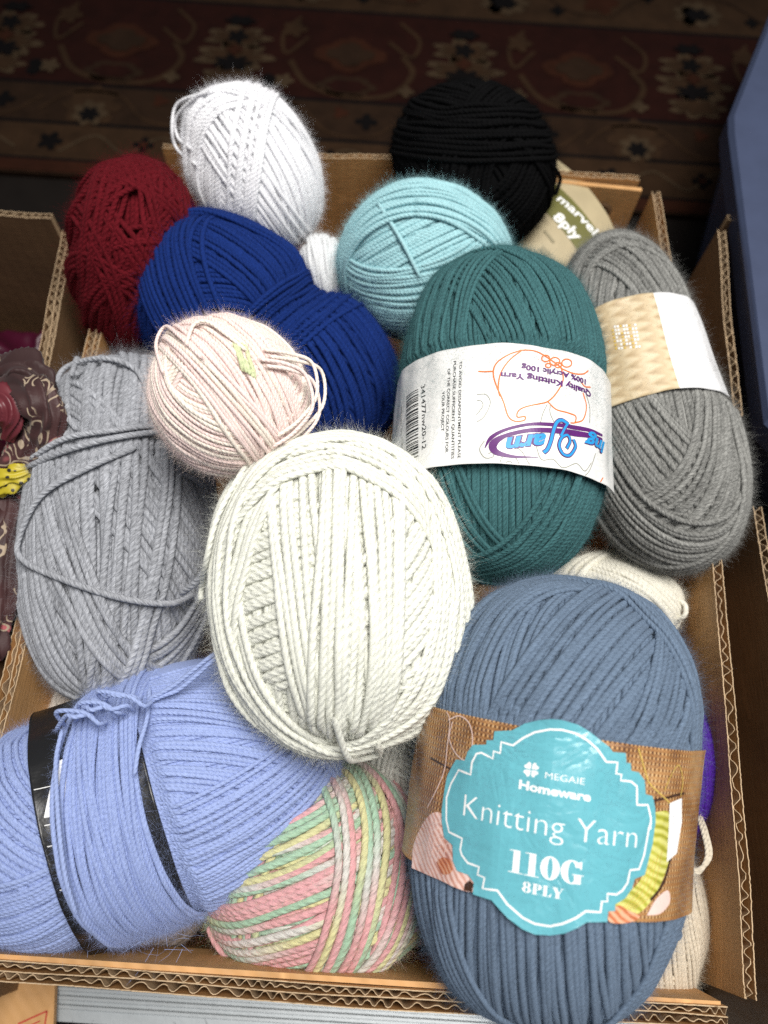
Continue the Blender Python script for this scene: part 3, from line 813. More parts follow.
# ------------------------------------------------------------------ cloth in the left box
def cloth(name, cx, cy, z, sx, sy, amp, mat, n=70, seed=0, parent=None, freq=1.0, rot=0.0):
    r = np.random.default_rng(seed)
    x, y = np.meshgrid(np.linspace(-1, 1, n), np.linspace(-1, 1, n), indexing='ij')
    h = np.zeros_like(x)
    for _ in range(9):
        a = r.uniform(0, 6.28); f = r.uniform(2, 7) * freq; ph = r.uniform(0, 6.28)
        q = np.sin(f * (x * math.cos(a) + y * math.sin(a)) + ph + 1.2 * np.sin(2 * y + 3 * x + ph))
        h += (1 - np.abs(q)) ** 1.5 * r.uniform(.3, 1)
    h = h / h.max() * amp * (1 - .7 * np.maximum(np.abs(x), np.abs(y)) ** 4)
    X = cx + sx * (x * math.cos(rot) - y * math.sin(rot)); Y = cy + sy * (x * math.sin(rot) + y * math.cos(rot))
    V = np.stack([X, Y, z + h - .6 * amp * np.maximum(x ** 2, y ** 2) ** 2], -1).reshape(-1, 3)
    i = np.arange(n - 1)[:, None]; j = np.arange(n - 1)[None]
    Fq = np.stack([i * n + j, (i + 1) * n + j, (i + 1) * n + j + 1, i * n + j + 1], -1).reshape(-1, 4)
    o = np_mesh(name, V, Fq, mat, parent=parent)
    s = o.modifiers.new('thickness', 'SOLIDIFY'); s.thickness = .0012
    return o
mg = plain('magenta_satin', (.05, .003, .016), .38, .2, 60, .3, .5)
tag(cloth('magenta_cloth', -.30, .27, .045, .075, .075, .05, mg, seed=3), 'crumpled dark magenta cloth at the bottom of the left box', 'cloth')

def scarf_mat():
    t = NT('brown_patterned_satin'); v = t.obj()
    vo = t.n('ShaderNodeTexVoronoi'); vo.inputs['Scale'].default_value = 85
    nz = t.n('ShaderNodeTexNoise'); nz.inputs['Scale'].default_value = 70; nz.inputs['Detail'].default_value = 1; t.l(v, nz.inputs['Vector'])
    ad = t.n('ShaderNodeVectorMath', operation='MULTIPLY_ADD'); t.l(nz.outputs['Color'], ad.inputs[0]); ad.inputs[1].default_value = (.012, .012, .012); t.l(v, ad.inputs[2])
    t.l(ad.outputs[0], vo.inputs['Vector'])
    sw = t.m('SINE', t.m('MULTIPLY', vo.outputs['Distance'], 26.0))
    patch = t.ramp(t.noise(38, 2), [(.54, (0, 0, 0)), (.56, (1, 1, 1))])
    lines = t.ramp(sw, [(.55, (0, 0, 0)), (.70, (1, 1, 1))])
    base = t.ramp(t.noise(30, 1, dist=.4), [(.38, (.035, .014, .014)), (.60, (.060, .022, .022)), (.615, (.42, .11, .12)), (.66, (.42, .11, .12)), (.67, (.05, .02, .02))])
    c = t.mix(t.m('MULTIPLY', patch, lines), base, (.36, .28, .20))
    t.bump(t.noise(900, 2), .3, .0004)
    return t.set(Base_Color=c, Roughness=.58, Specular_IOR_Level=.35, Sheen_Weight=.1)
SM = scarf_mat()
def dots_mat():
    t = NT('yellow_dotted_satin'); vo = t.n('ShaderNodeTexVoronoi'); vo.inputs['Scale'].default_value = 240; t.l(t.obj(), vo.inputs['Vector'])
    c = t.ramp(vo.outputs['Distance'], [(.24, (.02, .015, .01)), (.30, (.46, .37, .02))])
    return t.set(Base_Color=c, Roughness=.45)
sc = empty('scarf', tuple(at(15, 470, .06)))
def fold(pts, wd, mat, name, thick=.010, seed=0, prow=64, par=None):
    """a rolled, puffed strip of cloth with lengthwise creases"""
    r = np.random.default_rng(seed); C = crom([at(u, v, RIM + z) for u, v, z in pts], 26); n = len(C)
    T = np.gradient(C, axis=0); T /= np.linalg.norm(T, axis=1)[:, None]; up = np.array([0.15, -0.2, 1.0]); up /= np.linalg.norm(up)
    B = np.cross(T, up); B /= np.linalg.norm(B, axis=1)[:, None]; N = np.cross(B, T)
    a = np.arange(prow) * 2 * np.pi / prow; s_ = np.linspace(0, 1, n)
    wv = np.interp(s_, np.linspace(0, 1, len(wd)), wd)
    cr = np.zeros((n, prow))
    for _ in range(5):
        f = r.integers(2, 6); cr += np.sin(f * a[None] + r.uniform(0, 6.28) + 6 * r.normal() * s_[:, None]) * .10
    for _ in range(4):
        f = r.uniform(15, 45); cr += np.sin(f * s_[:, None] + r.integers(1, 4) * a[None] + r.uniform(0, 6.28)) * .045
    cr = 1.1 + cr * .8 - .34 * np.abs(np.sin(4 * a[None] + 3 * np.sin(5 * s_[:, None] + seed) + r.uniform(0, 6))) ** .7
    V = C[:, None] + wv[:, None, None] * cr[..., None] * (np.cos(a)[None, :, None] * B[:, None] + .6 * np.sin(a)[None, :, None] * N[:, None])
    i = np.arange(n - 1)[:, None]; j = np.arange(prow)[None]; j2 = (j + 1) % prow
    Fq = np.stack([i * prow + j, (i + 1) * prow + j, (i + 1) * prow + j2, i * prow + j2], -1).reshape(-1, 4)
    return np_mesh(name, V.reshape(-1, 3), Fq, mat, parent=par)
fold([(-35, 392, .02), (-6, 378, .035), (22, 372, .045), (38, 383, .045), (46, 402, .038)], [.006, .010, .011, .010, .006], SM, 'knot_loop', seed=1, par=sc)
fold([(-10, 398, .03), (18, 388, .045), (38, 396, .05), (47, 418, .045), (42, 440, .035), (26, 458, .025)], [.006, .010, .010, .009, .009, .006], SM, 'knot_loop', seed=11, par=sc)
fold([(-30, 440, .01), (-4, 418, .03), (18, 408, .04), (30, 422, .035), (28, 446, .03), (10, 470, .02), (-20, 486, .01)], [.008, .011, .010, .009, .010, .011, .008], SM, 'knot_loop', seed=12, par=sc)
fold([(-40, 405, .03), (-12, 398, .045), (4, 402, .05), (11, 420, .045), (8, 440, .035)], [.008, .009, .007, .006, .003], plain('dusky_pink_satin', (.13, .022, .03), .4, .1, 100, .2), 'pink_fold', seed=2, par=sc)
fold([(-30, 494, .01), (-4, 484, .022), (16, 474, .026), (32, 464, .026)], [.006, .007, .006, .002], dots_mat(), 'yellow_fold', seed=3, par=sc)
fold([(-16, 470, .012), (-8, 520, .012), (-8, 585, .008), (-18, 660, .0)], [.010, .013, .013, .009], SM, 'hanging_end', seed=4, par=sc)
fold([(6, 480, .015), (10, 530, .012), (7, 585, .010), (-4, 640, .0)], [.005, .008, .007, .004], SM, 'hanging_end', seed=5, par=sc)
tag(sc, 'knotted brown satin scarf with swirl pattern and a yellow dotted fold', 'scarf')

# black bundle and wires in the right-hand box
bk = plain('black_cloth', (.008, .008, .009), .8, .2, 100, .3)
tag(cloth('black_cloth', .262, .275, .055, .048, .10, .04, bk, seed=8), 'crumpled black cloth inside the right-hand box beside the blue tub', 'cloth')
wire = Tubes()
for pts in ([(742, 300, -.05), (750, 345, -.045), (760, 372, -.045), (775, 385, -.05)], [(741, 370, -.05), (752, 352, -.04), (775, 350, -.045)], [(740, 330, -.05), (755, 326, -.045), (780, 328, -.05)]):
    C = crom([at(u, v, RIM + z) for u, v, z in pts], 10); wire.add(C, np.tile(-FW, (len(C), 1)), .0009, 0)
o = wire.mesh('grey_cord', plain('grey_rubber', (.10, .11, .12), .5), None)
tag(o, 'thin grey cords curling over the black cloth beside the blue tub', 'cord')

# ------------------------------------------------------------------ the yarn
def lin(r, g, b):
    f = lambda c: (c / 255 / 12.92) if c < 11 else ((c / 255 + .055) / 1.055) ** 2.4
    return (f(r), f(g), f(b))

# denim blue skein with the turquoise badge
B = Ball('yarn_skein', (549.4, 789.3), (208.5, 143.2), 6.5, .020, 8.7, yarn_mat('denim_blue_yarn', lin(100, 123, 150), .0029, .16, desat=.22), tilt=8, p=2.5)
B.dead = .12
B.setring_px((563, 733), (545, 908), .95, .96)
B.wrap((553, 700), (535, 960))
B.band((470, 800), (520, 605), 16, bow=14, half=1)
B.band((448, 730), (505, 612), 9, bow=22, half=1)
B.band((455, 905), (622, 660), 17, pack=1.0, half=1)
B.band((560, 905), (668, 690), 8, pack=1.0, half=1)
B.band((600, 592), (694, 735), 6, bow=-14, half=1)
B.band((535, 800), (542, 1005), 22, half=-1)
B.band((430, 880), (490, 1005), 9, bow=14, half=-1)
B.band((678, 905), (600, 1012), 6, bow=-14, half=-1)
B.free([(436, 690, .02), (426, 722, .022), (420, 745, .018), (419, 765, .012), (412, 795, .005), (409, 830, -.005)])
B.free([(648, 908, .025), (664, 918, .03), (679, 934, .028), (668, 940, .026), (652, 938, .02)], rad=1.2)
denim = B
B.finish('denim blue yarn skein with a turquoise badge label, at the front right', 'yarn skein', fuzz=.9)

# teal skein
B = Ball('yarn_skein', (500.8, 415.4), (157.9, 109.1), 2, .030, 6.2, yarn_mat('teal_yarn', lin(54, 110, 114), .0028, .16, .15, desat=.2), tilt=-22, p=2.6)
B.setring_px((497, 344), (503, 464), .97, .95)
B.wrap((500, 300), (500, 520))
B.band((500, 430), (495, 268), 28, half=1)
B.band((560, 420), (480, 270), 14, half=1)
B.band((430, 400), (478, 265), 13, bow=10, half=1)
B.band((590, 400), (520, 258), 11, bow=-16, half=1)
B.band((420, 450), (515, 575), 15, bow=4, half=-1)
B.band((590, 460), (470, 572), 15, bow=-4, half=-1)
B.band((425, 520), (480, 576), 5, bow=12, half=-1)
teal = B
B.finish('teal yarn skein with a white paper band printed upside down', 'yarn skein', fuzz=1.0)

# mid grey skein
B = Ball('yarn_skein', (640.5, 394.2), (169.8, 78.3), -14, .0, 6.6, yarn_mat('mid_grey_yarn', lin(146, 146, 142), .0032, .40), tilt=-22, p=2.4, taper=-.07, waist=[(.08, .3, .05)])
B.setring_px((655, 291), (680, 388), .95, .88)
B.wrap((640, 260), (690, 500))
B.band((600, 330), (635, 245), 12, bow=5, half=1); B.band((690, 330), (625, 250), 12, bow=-5, half=1); B.band((585, 270), (690, 275), 5, bow=14, half=1)
B.band((600, 400), (690, 520), 18, bow=4, half=-1)
B.band((725, 395), (590, 515), 17, bow=-4, half=-1)
B.band((612, 490), (730, 525), 9, bow=-10, half=-1)
B.band((600, 520), (700, 562), 7, bow=-10, half=-1)
grey = B
B.finish('mid grey yarn skein with a beige and white paper band', 'yarn skein', fuzz=1.3)

# light grey skein
B = Ball('yarn_skein', (124.4, 524.4), (165.0, 87.2), 3, -.008, 9.2, yarn_mat('light_grey_yarn', lin(172, 175, 183), .0040, .30), tilt=-12, p=2.5, waist=[(.48, .22, .10)])
B.wrap((118, 460), (118, 640))
B.band((60, 470), (150, 400), 12, bow=6); B.band((90, 420), (165, 385), 8, bow=5)
B.band((170, 460), (205, 560), 10, bow=-4)
B.band((60, 520), (100, 470), 9, bow=8)
B.band((105, 520), (112, 680), 13)
B.band((150, 520), (205, 610), 10, bow=-4); B.band((150, 670), (205, 610), 8, bow=-4)
B.band((42, 500), (62, 640), 6, bow=6)
B.band((55, 650), (130, 700), 3, bow=-10)
B.band((95, 500), (100, 640), 3, bow=4); B.band((128, 470), (120, 600), 3, twistfan=1.5); B.band((75, 560), (100, 620), 4, twistfan=-1.5); B.band((165, 500), (150, 600), 2)
B.loose([(85, 440, .5), (72, 415, .6), (82, 388, .7), (110, 381, .7), (135, 392, .6), (148, 420, .5)])
B.loose([(46, 465, .5), (75, 448, .8), (115, 441, .9), (152, 436, .8), (185, 448, .4)])
B.loose([(44, 472, .5), (80, 458, .9), (125, 446, .9), (170, 441, .8), (195, 455, .4)])
B.loose([(135, 455, .7), (95, 475, .8), (58, 500, .8), (40, 540, .8), (45, 560, .9), (75, 578, 1.0), (120, 594, 1.1), (160, 599, 1.1), (185, 592, 1.1)])
B.free([(180, 594, .040), (198, 580, .050), (212, 555, .060), (226, 522, .068), (236, 500, .064)])
B.loose([(85, 395, .6), (90, 370, .8), (88, 358, .6)])
B.finish('light grey yarn skein with loose strands tied round it, by the left wall', 'yarn skein', fuzz=.9)

# royal blue skein pinched in the middle
B = Ball('yarn_skein', (266.4, 343.3), (142.7, 88.5), -51, -.004, 7.0, yarn_mat('royal_blue_yarn', lin(14, 44, 112), .0031, .12, .05, desat=.03), tilt=-8, p=2.5, waist=[(-.04, .17, .25)])
B.wrap((200, 260), (330, 390))
B.band((230, 265), (325, 300), 17, bow=4)
B.band((340, 320), (375, 430), 18, bow=-6)
B.band((178, 220), (192, 330), 11, bow=4)
B.band((225, 222), (310, 248), 6, bow=-6)
B.band((345, 300), (392, 390), 8, bow=-6)
B.band((262, 338), (322, 288), 9, bow=3)
B.finish('royal blue yarn skein pinched at its middle, behind the small peach ball', 'yarn skein', fuzz=.8)

# cream ball
B = Ball('yarn_ball', (336.2, 587.1), (153.7, 122.2), -10, .036, 10.0, yarn_mat('cream_yarn', lin(234, 235, 222), .0046, .07, .25), tilt=-8, p=2.45)
B.wrap((250, 610), (430, 580))
B.band((330, 500), (345, 690), 20, arc=70)
B.band((240, 600), (312, 575), 18, bow=6, arc=38)
B.band((445, 530), (370, 655), 15, bow=-6, arc=42)
B.band((225, 620), (290, 735), 10, bow=12, arc=50)
B.band((300, 500), (322, 690), 5, bow=6, arc=58, twistfan=-.8)
B.band((368, 490), (366, 700), 6, bow=-6, arc=58, twistfan=-.8)
B.band((338, 490), (330, 700), 3, arc=60)
B.band((248, 545), (250, 690), 4, bow=8, arc=60)
B.band((222, 535), (325, 452), 9, bow=10)
B.band((445, 515), (420, 700), 9, bow=-24)
B.band((262, 705), (425, 698), 5, bow=-14)
B.band((300, 730), (390, 738), 4, bow=-20)
B.loose([(262, 470, .6), (235, 520, .7), (224, 560, .7), (210, 585, .6), (196, 600, .9)])
B.loose([(335, 700, .6), (347, 735, .8), (358, 752, .7), (375, 742, .6), (372, 728, .5)])
B.finish('large cream white yarn ball in the centre of the pile', 'yarn ball', fuzz=.6)

# peach ball
B = Ball('yarn_ball', (230.1, 397.8), (80.1, 78.2), -30, .076, 6.2, yarn_mat('pale_peach_yarn', lin(250, 228, 218), .0026, .06, .3, [(0, (.92, .72, .68)), (.5, (.93, .76, .72)), (.65, (.90, .82, .72)), (.9, (.90, .81, .72)), (1, (.92, .72, .68))], 3.0, desat=.02), p=2.1)
B.wrap((160, 420), (250, 450))
B.band((165, 360), (200, 330), 12, bow=6)
B.band((170, 430), (240, 462), 13, bow=-6)
B.band((185, 340), (262, 440), 8, bow=4)
B.band((245, 345), (285, 440), 9, bow=-4)
B.band((170, 335), (240, 400), 3, bow=4)
for k, (dx, dy) in enumerate(((0, 0), (5, 6), (-4, 9), (2, 15))):
    B.loose([(262 + dx, 352 + dy, .7), (284 + dx, 358 + dy, 2.0), (297 + dx, 370 + dy, 4.2), (300 + dx, 396 + dy, 4.0), (290 + dx, 418 + dy, 2.0), (272 + dx, 432 + dy, .5)])
B.loose([(168, 375, .5), (164, 350, .7), (172, 334, 1.0), (184, 342, .8), (205, 362, .6)])
B.loose([(190, 350, .5), (198, 334, 1.0), (210, 331, 1.2), (226, 338, .9), (246, 352, .6)])
gm = yarn_mat('pale_green_yarn', lin(214, 226, 170), .0026, .1)
t_ = Tubes()
for k in range(5):
    P = []; Nn = []
    for v_ in (338, 350, 362, 372):
        q = B.hit(232 + k * 3.2 + (v_ - 338) * .32, v_ + k * 2)[None]; h = B.H[cube_idx(q)][0]
        P.append(B.world(B.shape(q) + B.normal(q) * (h + B.dia * .25))[0]); Nn.append((B.normal(q) @ B.B)[0])
    t_.add(crom(P, 6), crom(Nn, 6), B.dia * .5, k)
t_.mesh('green_fleck', gm, B.root)
B.finish('small pale peach yarn ball with a green fleck, topmost of the pile', 'yarn ball', fuzz=.6)

# aqua ball
B = Ball('yarn_ball', (424.8, 264.8), (83.2, 77.7), -40, .008, 5.9, yarn_mat('light_aqua_yarn', lin(156, 212, 220), .0028, .07, .3, desat=.2), tilt=-10, p=2.2)
B.wrap((370, 260), (470, 260))
B.band((395, 225), (440, 215), 14, bow=4)
B.band((360, 290), (430, 250), 16, bow=-4)
B.band((375, 300), (430, 300), 12, bow=-6)
B.band((440, 192), (500, 240), 13, bow=-10)
B.band((345, 265), (405, 198), 9, bow=10)
B.loose([(382, 208, .5), (402, 240, .7), (420, 275, .6)])
B.finish('light aqua yarn ball between the royal blue skein and the black ball', 'yarn ball', fuzz=.6)

# black ball with its label slipping out below
B = Ball('yarn_ball', (476.2, 168.2), (83.0, 76.9), -50, .022, 7.0, yarn_mat('black_yarn', (.005, .005, .0055), .0033, .15, .0, rough=1.0, spec=0.03), p=2.1)
B.messy(8, 11, 5)
B.loose([(548, 165, .3), (560, 178, .8), (566, 192, .6), (556, 196, .4)])
black = B
B.finish('black yarn ball with an olive and beige label, at the back right', 'yarn ball', fuzz=.8)

# white ball
B = Ball('yarn_ball', (252.2, 172.2), (79.7, 64.3), -32, .026, 5.6, yarn_mat('bright_white_yarn', lin(246, 246, 250), .0032, .05, .3, desat=.0), tilt=-10, p=2.2)
B.wrap((230, 120), (290, 210))
B.band((200, 190), (240, 105), 10, bow=8); B.band((250, 110), (300, 205), 16, bow=-6); B.band((215, 130), (260, 200), 8, bow=4)
B.band((190, 160), (235, 100), 6, bow=10); B.band((262, 100), (322, 180), 6, bow=-10); B.band((250, 130), (240, 215), 6)
B.loose([(200, 165, .5), (182, 150, 1.5), (176, 130, 2.4), (190, 112, 2.0), (215, 103, .8)])
B.loose([(196, 150, .5), (182, 138, 1.3), (184, 120, 1.6), (205, 105, .8)])
white = B
B.finish('bright white yarn ball at the back between the red and black balls', 'yarn ball', fuzz=.6)

# dark red ball
B = Ball('yarn_ball', (136.8, 258.6), (84.8, 62.1), 3, .018, 7.6, yarn_mat('dark_red_yarn', lin(98, 12, 24), .0038, .15, .04, desat=.02), tilt=18, p=2.2)
B.messy(5, 9, 11)
B.band((85, 230), (110, 330), 9, bow=6); B.band((120, 320), (150, 345), 8)
B.rosette((135, 213), 20, 11, .05); B.rosette((135, 213), 11, 7, .05)
B.rosette((137, 213), 34, 9, .06)
B.finish('dark red yarn ball at the back left corner of the box', 'yarn ball', fuzz=.8)

# periwinkle skein, wound round its own black band
B = Ball('yarn_skein', (153.7, 795.6), (189.4, 128.5), 75, -.028, 6.3, yarn_mat('periwinkle_yarn', lin(152, 172, 226), .0029, .06, .3), tilt=6, p=2.4, waist=[(-.26, .26, .22)])
B.setring_px((175, 850), (35, 822), .885, .89)
B.wrap((20, 850), (280, 790))
B.band((120, 745), (275, 760), 24, bow=4, half=1)
B.band((150, 905), (300, 850), 13, bow=-10, half=1)
B.band((130, 890), (305, 775), 16, bow=-4, twistfan=-.5, half=1)
B.band((280, 735), (330, 780), 4, bow=-6, half=1)
B.band((0, 800), (60, 860), 14, bow=4, half=-1); B.band((0, 915), (70, 900), 11, bow=-8, half=-1)
peri = B
B.band((97, 738), (123, 905), 12, over=True, jit=.3)
B.band((101, 738), (130, 905), 11, over=True, jit=.45, twistfan=.3)
B.band((106, 738), (136, 900), 7, over=True, jit=.5, twistfan=-.4)
B.loose([(150, 690, .8), (148, 720, 1.2), (140, 750, 1.2), (135, 775, .9)])
B.free([(236, 640, .022), (213, 655, .033), (196, 668, .032), (176, 684, .028), (160, 694, .026), (150, 700, .024), (148, 722, .018)])
B.free([(238, 648, .02), (214, 660, .032), (198, 674, .03), (178, 690, .026), (160, 697, .025), (148, 706, .022), (144, 735, .014)])
for k in range(7):
    a = random.uniform(0, 6.28); x0, y0 = 56 + 9 * k, 722 - 4 * k
    B.free([(x0, y0 + 8, .022), (x0 + 12 * math.cos(a), y0 - 6, .034), (x0 + 18, y0 - 2 + 5 * math.sin(a), .037), (x0 + 34, y0 - 8 * math.cos(a), .035), (x0 + 42, y0 + 4, .028)])
B.free([(62, 730, .026), (56, 760, .030), (57, 800, .036), (60, 840, .038), (66, 880, .034), (76, 915, .026)])
t_ = Tubes(); n_ = 46
rt_ = np.array([at(rng.uniform(55, 190), rng.uniform(925, 950), RIM - .012) for _ in range(n_)])
t_.fuzz(rt_, np.tile([[0, -.8, .3]], (n_, 1)), .016, .00006, np.zeros(n_))
t_.mesh('stray_fibres', B.mat, B.root)['kind'] = 'stuff'
B.finish('periwinkle blue yarn skein with its middle wound over a black band', 'yarn skein', fuzz=.9)

# pastel variegated skein
PS = [(0, (.70, .36, .37)), (.18, (.72, .38, .40)), (.25, (.68, .64, .60)), (.34, (.66, .64, .60)), (.41, (.66, .62, .32)), (.56, (.64, .62, .34)),
      (.63, (.36, .54, .38)), (.88, (.38, .56, .42)), (.93, (.62, .62, .58)), (1, (.70, .36, .37))]
B = Ball('yarn_skein', (323.3, 866.0), (99.8, 120.6), 8, -.052, 9.8, yarn_mat('pastel_variegated_yarn', lin(220, 190, 170), .0056, .08, .25, PS, .34, desat=.2), tilt=10, p=2.5)
B.wrap((240, 920), (400, 880))
B.band((230, 920), (255, 960), 8)
B.band((265, 920), (350, 885), 16, bow=-12)
B.band((376, 815), (366, 935), 8, pack=1.1, twistfan=-.6)
B.band((398, 810), (408, 900), 4, gap=.1)
B.loose([(207, 925, .3), (215, 945, .4), (235, 965, .3), (255, 975, .2)])
B.finish('pastel variegated yarn skein in pink, green and yellow at the front wall', 'yarn skein', fuzz=.6)

# the partly hidden ones underneath
cw = yarn_mat('off_white_yarn', lin(230, 226, 210), .0032, .06, .3)
B = Ball('yarn_ball', (604, 606), (76, 52), 78, -.045, 7.5, cw, p=2.2)
B.messy(4, 9, 3); B.band((590, 570), (650, 605), 14, bow=-6); B.band((560, 575), (580, 560), 8, bow=6)
B.free([(660, 606, -.03), (674, 600, -.025), (685, 605, -.022), (684, 616, -.024), (672, 618, -.03), (660, 612, -.035)])
B.finish('off white yarn ball between the mid grey and denim blue skeins', 'yarn ball', fuzz=.8)
B = Ball('yarn_ball', (662, 768), (78, 57), 10, -.036, 7.0, yarn_mat('deep_purple_yarn', lin(70, 28, 140), .003, .12, .05, desat=.03), p=2.2)
B.messy(4, 9, 8); B.band((690, 740), (700, 810), 10)
B.finish('deep purple yarn ball mostly hidden behind the denim blue skein', 'yarn ball', fuzz=.6)
B = Ball('yarn_ball', (637, 915), (86, 68), 5, -.052, 6.5, yarn_mat('beige_yarn', lin(214, 200, 176), .003, .06, .3), p=2.2)
B.messy(4, 9, 9); B.wrap((640, 870), (650, 960)); 
for dx in (0, 3):
    B.free([(668 + dx, 838, -.02), (680, 862 + dx, -.012), (697, 870 + dx, -.008), (710 - dx, 856, -.008), (706 - dx, 832, -.012), (700 - dx, 816, -.02)], rad=1.1)
B.finish('beige yarn ball mostly hidden at the front right, below the denim blue skein', 'yarn ball', fuzz=1.2)
B = Ball('yarn_ball', (322, 276), (42, 32), 0, -.012, 6.5, yarn_mat('chalk_white_yarn', lin(226, 228, 230), .003, .05), p=2.1)
B.messy(3, 9, 4); B.wrap((318, 250), (326, 300))
B.finish('white yarn ball barely showing between the royal blue and light aqua ones', 'yarn ball', fuzz=.6)
B = Ball('yarn_ball', (86, 712), (44, 38), 30, -.055, 8, yarn_mat('ivory_yarn', lin(226, 216, 204), .0035, .06), p=2.1)
B.messy(4, 9, 6)
B.finish('ivory yarn ball peeking out between the light grey and periwinkle skeins', 'yarn ball', fuzz=.8)
B = Ball('yarn_ball', (412, 760), (60, 42), 0, -.04, 8, yarn_mat('pearl_white_yarn', lin(222, 220, 210), .0036, .06), p=2.1)
B.messy(4, 9, 2)
B.finish('white yarn ball wedged low between the cream ball and the denim blue skein', 'yarn ball', fuzz=.8)
B = Ball('yarn_ball', (150, 912), (70, 46), 75, -.070, 8, yarn_mat('taupe_yarn', lin(150, 132, 118), .0036, .1), p=2.1)
B.messy(4, 9, 12)
B.finish('taupe yarn ball under the periwinkle skein by the front wall', 'yarn ball', fuzz=.8)

# ------------------------------------------------------------------ paper bands and their print
def ell(cx, cy, rx, ry, ix, iy, a0, a1, n=28):
    t = np.radians(np.linspace(a0, a1, n))
    o = [(cx + rx * math.cos(q), cy + ry * math.sin(q)) for q in t]; i = [(cx + ix * math.cos(q), cy + iy * math.sin(q)) for q in t]
    return [[o[k], o[k + 1], i[k + 1], i[k]] for k in range(n - 1)]
def rc(x0, y0, x1, y1): return [[(x0, y0), (x1, y0), (x1, y1), (x0, y1)]]
FAT = {  # heavy upright letters with hairline serifs: polygons in cap heights, advance
    '1': (rc(.17, .03, .42, 1.0) + rc(.02, 0, .57, .035) + [[(.02, .95), (.17, .965), (.17, 1.0), (.02, .985)]], .60),
    '0': (ell(.36, .5, .36, .515, .10, .46, 0, 360, 40), .76),
    'G': (ell(.40, .5, .40, .515, .14, .465, 55, 305, 36) + rc(.50, 0.02, .74, .40) + rc(.42, .385, .84, .42) + [[(.62, .93), (.72, 1.0), (.75, 1.0), (.75, .66), (.71, .66)]] + ell(.40, .5, .36, .515, .14, .475, 28, 55, 8), .88),
    '8': (ell(.31, .27, .31, .28, .10, .225, 0, 360) + ell(.31, .76, .27, .25, .09, .20, 0, 360), .68),
    'P': (rc(.10, .03, .33, .97) + rc(0, 0, .45, .035) + rc(0, .965, .40, 1.0) + ell(.36, .73, .32, .27, .10, .235, -90, 90, 20), .72),
    'L': (rc(.10, .03, .33, .97) + rc(0, 0, .62, .035) + rc(0, .965, .45, 1.0) + [[(.62, .0), (.66, .32), (.62, .32), (.46, .03)]], .70),
    'Y': ([[(.04, .97), (.30, .97), (.50, .45), (.27, .45)]] + [[(.66, .97), (.71, .97), (.50, .45), (.44, .50)]] + rc(.27, .03, .50, .47) + rc(.16, 0, .62, .035) + rc(-.02, .965, .38, 1.0) + rc(.55, .965, .80, 1.0), .80),
}
def fat(art, body, A, B, height, mat, lv=0):
    A = art.b.px(*A); B = art.b.px(*B); h = height * art.b.px_m; d = B - A; Ln = np.linalg.norm(d); d = d / Ln; n_ = np.array((-d[1], d[0]))
    tot = sum(FAT[c][1] for c in body) - .06; x = 0
    for c in body:
        for pol in FAT[c][0]: art.poly([A + (x + p[0]) / tot * Ln * d + p[1] * h * n_ for p in pol], mat, lv)
        x += FAT[c][1]
def blob(art, pts, mat, lv=0): art.poly([tuple(q) for q in crom([art.b.px(*p) for p in pts] + [art.b.px(*pts[0])], 6)[:-1]], mat, lv)

# denim band: basket weave photo print, yarn balls, badge
t = NT('basket_print'); x = t.xyz(t.uv())
wx = t.m('SINE', t.m('MULTIPLY', t.m('ADD', x[0], t.m('MULTIPLY', t.noise(90, 2), .002)), 3600.0)); wy = t.m('SINE', t.m('MULTIPLY', x[1], 3100.0))
f = t.m('MULTIPLY_ADD', t.m('MULTIPLY', wx, wy), .22, t.m('MULTIPLY_ADD', wx, .16, t.m('MULTIPLY_ADD', t.noise(60, 4), .9, .02)))
c = t.ramp(f, [(.2, (.10, .040, .014)), (.42, (.33, .155, .055)), (.60, (.50, .28, .115)), (.85, (.66, .46, .24))])
basket = t.set(Base_Color=c, Roughness=.35)
def strands_print(name, stops, sc, ds):
    t = NT(name); wv = t.n('ShaderNodeTexWave', wave_type='BANDS', bands_direction='DIAGONAL'); wv.inputs['Scale'].default_value = sc; wv.inputs['Distortion'].default_value = ds
    wv.inputs['Detail'].default_value = 2; wv.inputs['Detail Scale'].default_value = .6; t.l(t.obj(), wv.inputs['Vector'])
    return t.set(Base_Color=t.ramp(t.m('MULTIPLY_ADD', t.noise(70, 3), .8, t.m('MULTIPLY', wv.outputs['Fac'], .45)), stops), Roughness=.33)
pink = strands_print('pink_print', [(.25, (.42, .16, .11)), (.5, (.68, .38, .30)), (.8, (.82, .60, .54))], 160, 6)
green = strands_print('yellow_green_print', [(.25, (.20, .20, .02)), (.5, (.46, .45, .055)), (.8, (.66, .64, .20))], 150, 5)
brownp = plain('dark_brown_print', (.05, .022, .012), .4); orangep = strands_print('orange_print', [(.3, (.36, .09, .03)), (.6, (.60, .20, .09)), (.8, (.7, .4, .25))], 200, 4)
yel = plain('yellow_print', (.62, .43, .10), .4); pinks = plain('pale_pink_print', (.80, .60, .54), .4)
pb = denim.paper(basket, -1.35 * denim.ax[0], 1.35 * denim.ax[0])
A = Art(denim)
A.line_px([(431, 758), (440, 763), (453, 770)], 1.9, brownp); A.line_px([(650, 801), (665, 798), (684, 793)], 2.6, brownp)
blob(A, [(412, 868), (414, 845), (424, 822), (438, 812), (450, 825), (456, 850), (474, 878), (472, 892), (440, 880)], pink)
for k in range(5): A.line_px([(419 + 6 * k, 852 + 3 * k), (427 + 5 * k, 828 + 4 * k), (440 + 3 * k, 822 + 6 * k)], .7, pinks, 1)
blob(A, [(437, 862), (444, 857), (452, 862), (452, 872), (443, 874)], orangep, 2)
A.poly_px([(465, 884), (470, 880), (474, 884), (472, 892), (464, 890)], brownp, 1)
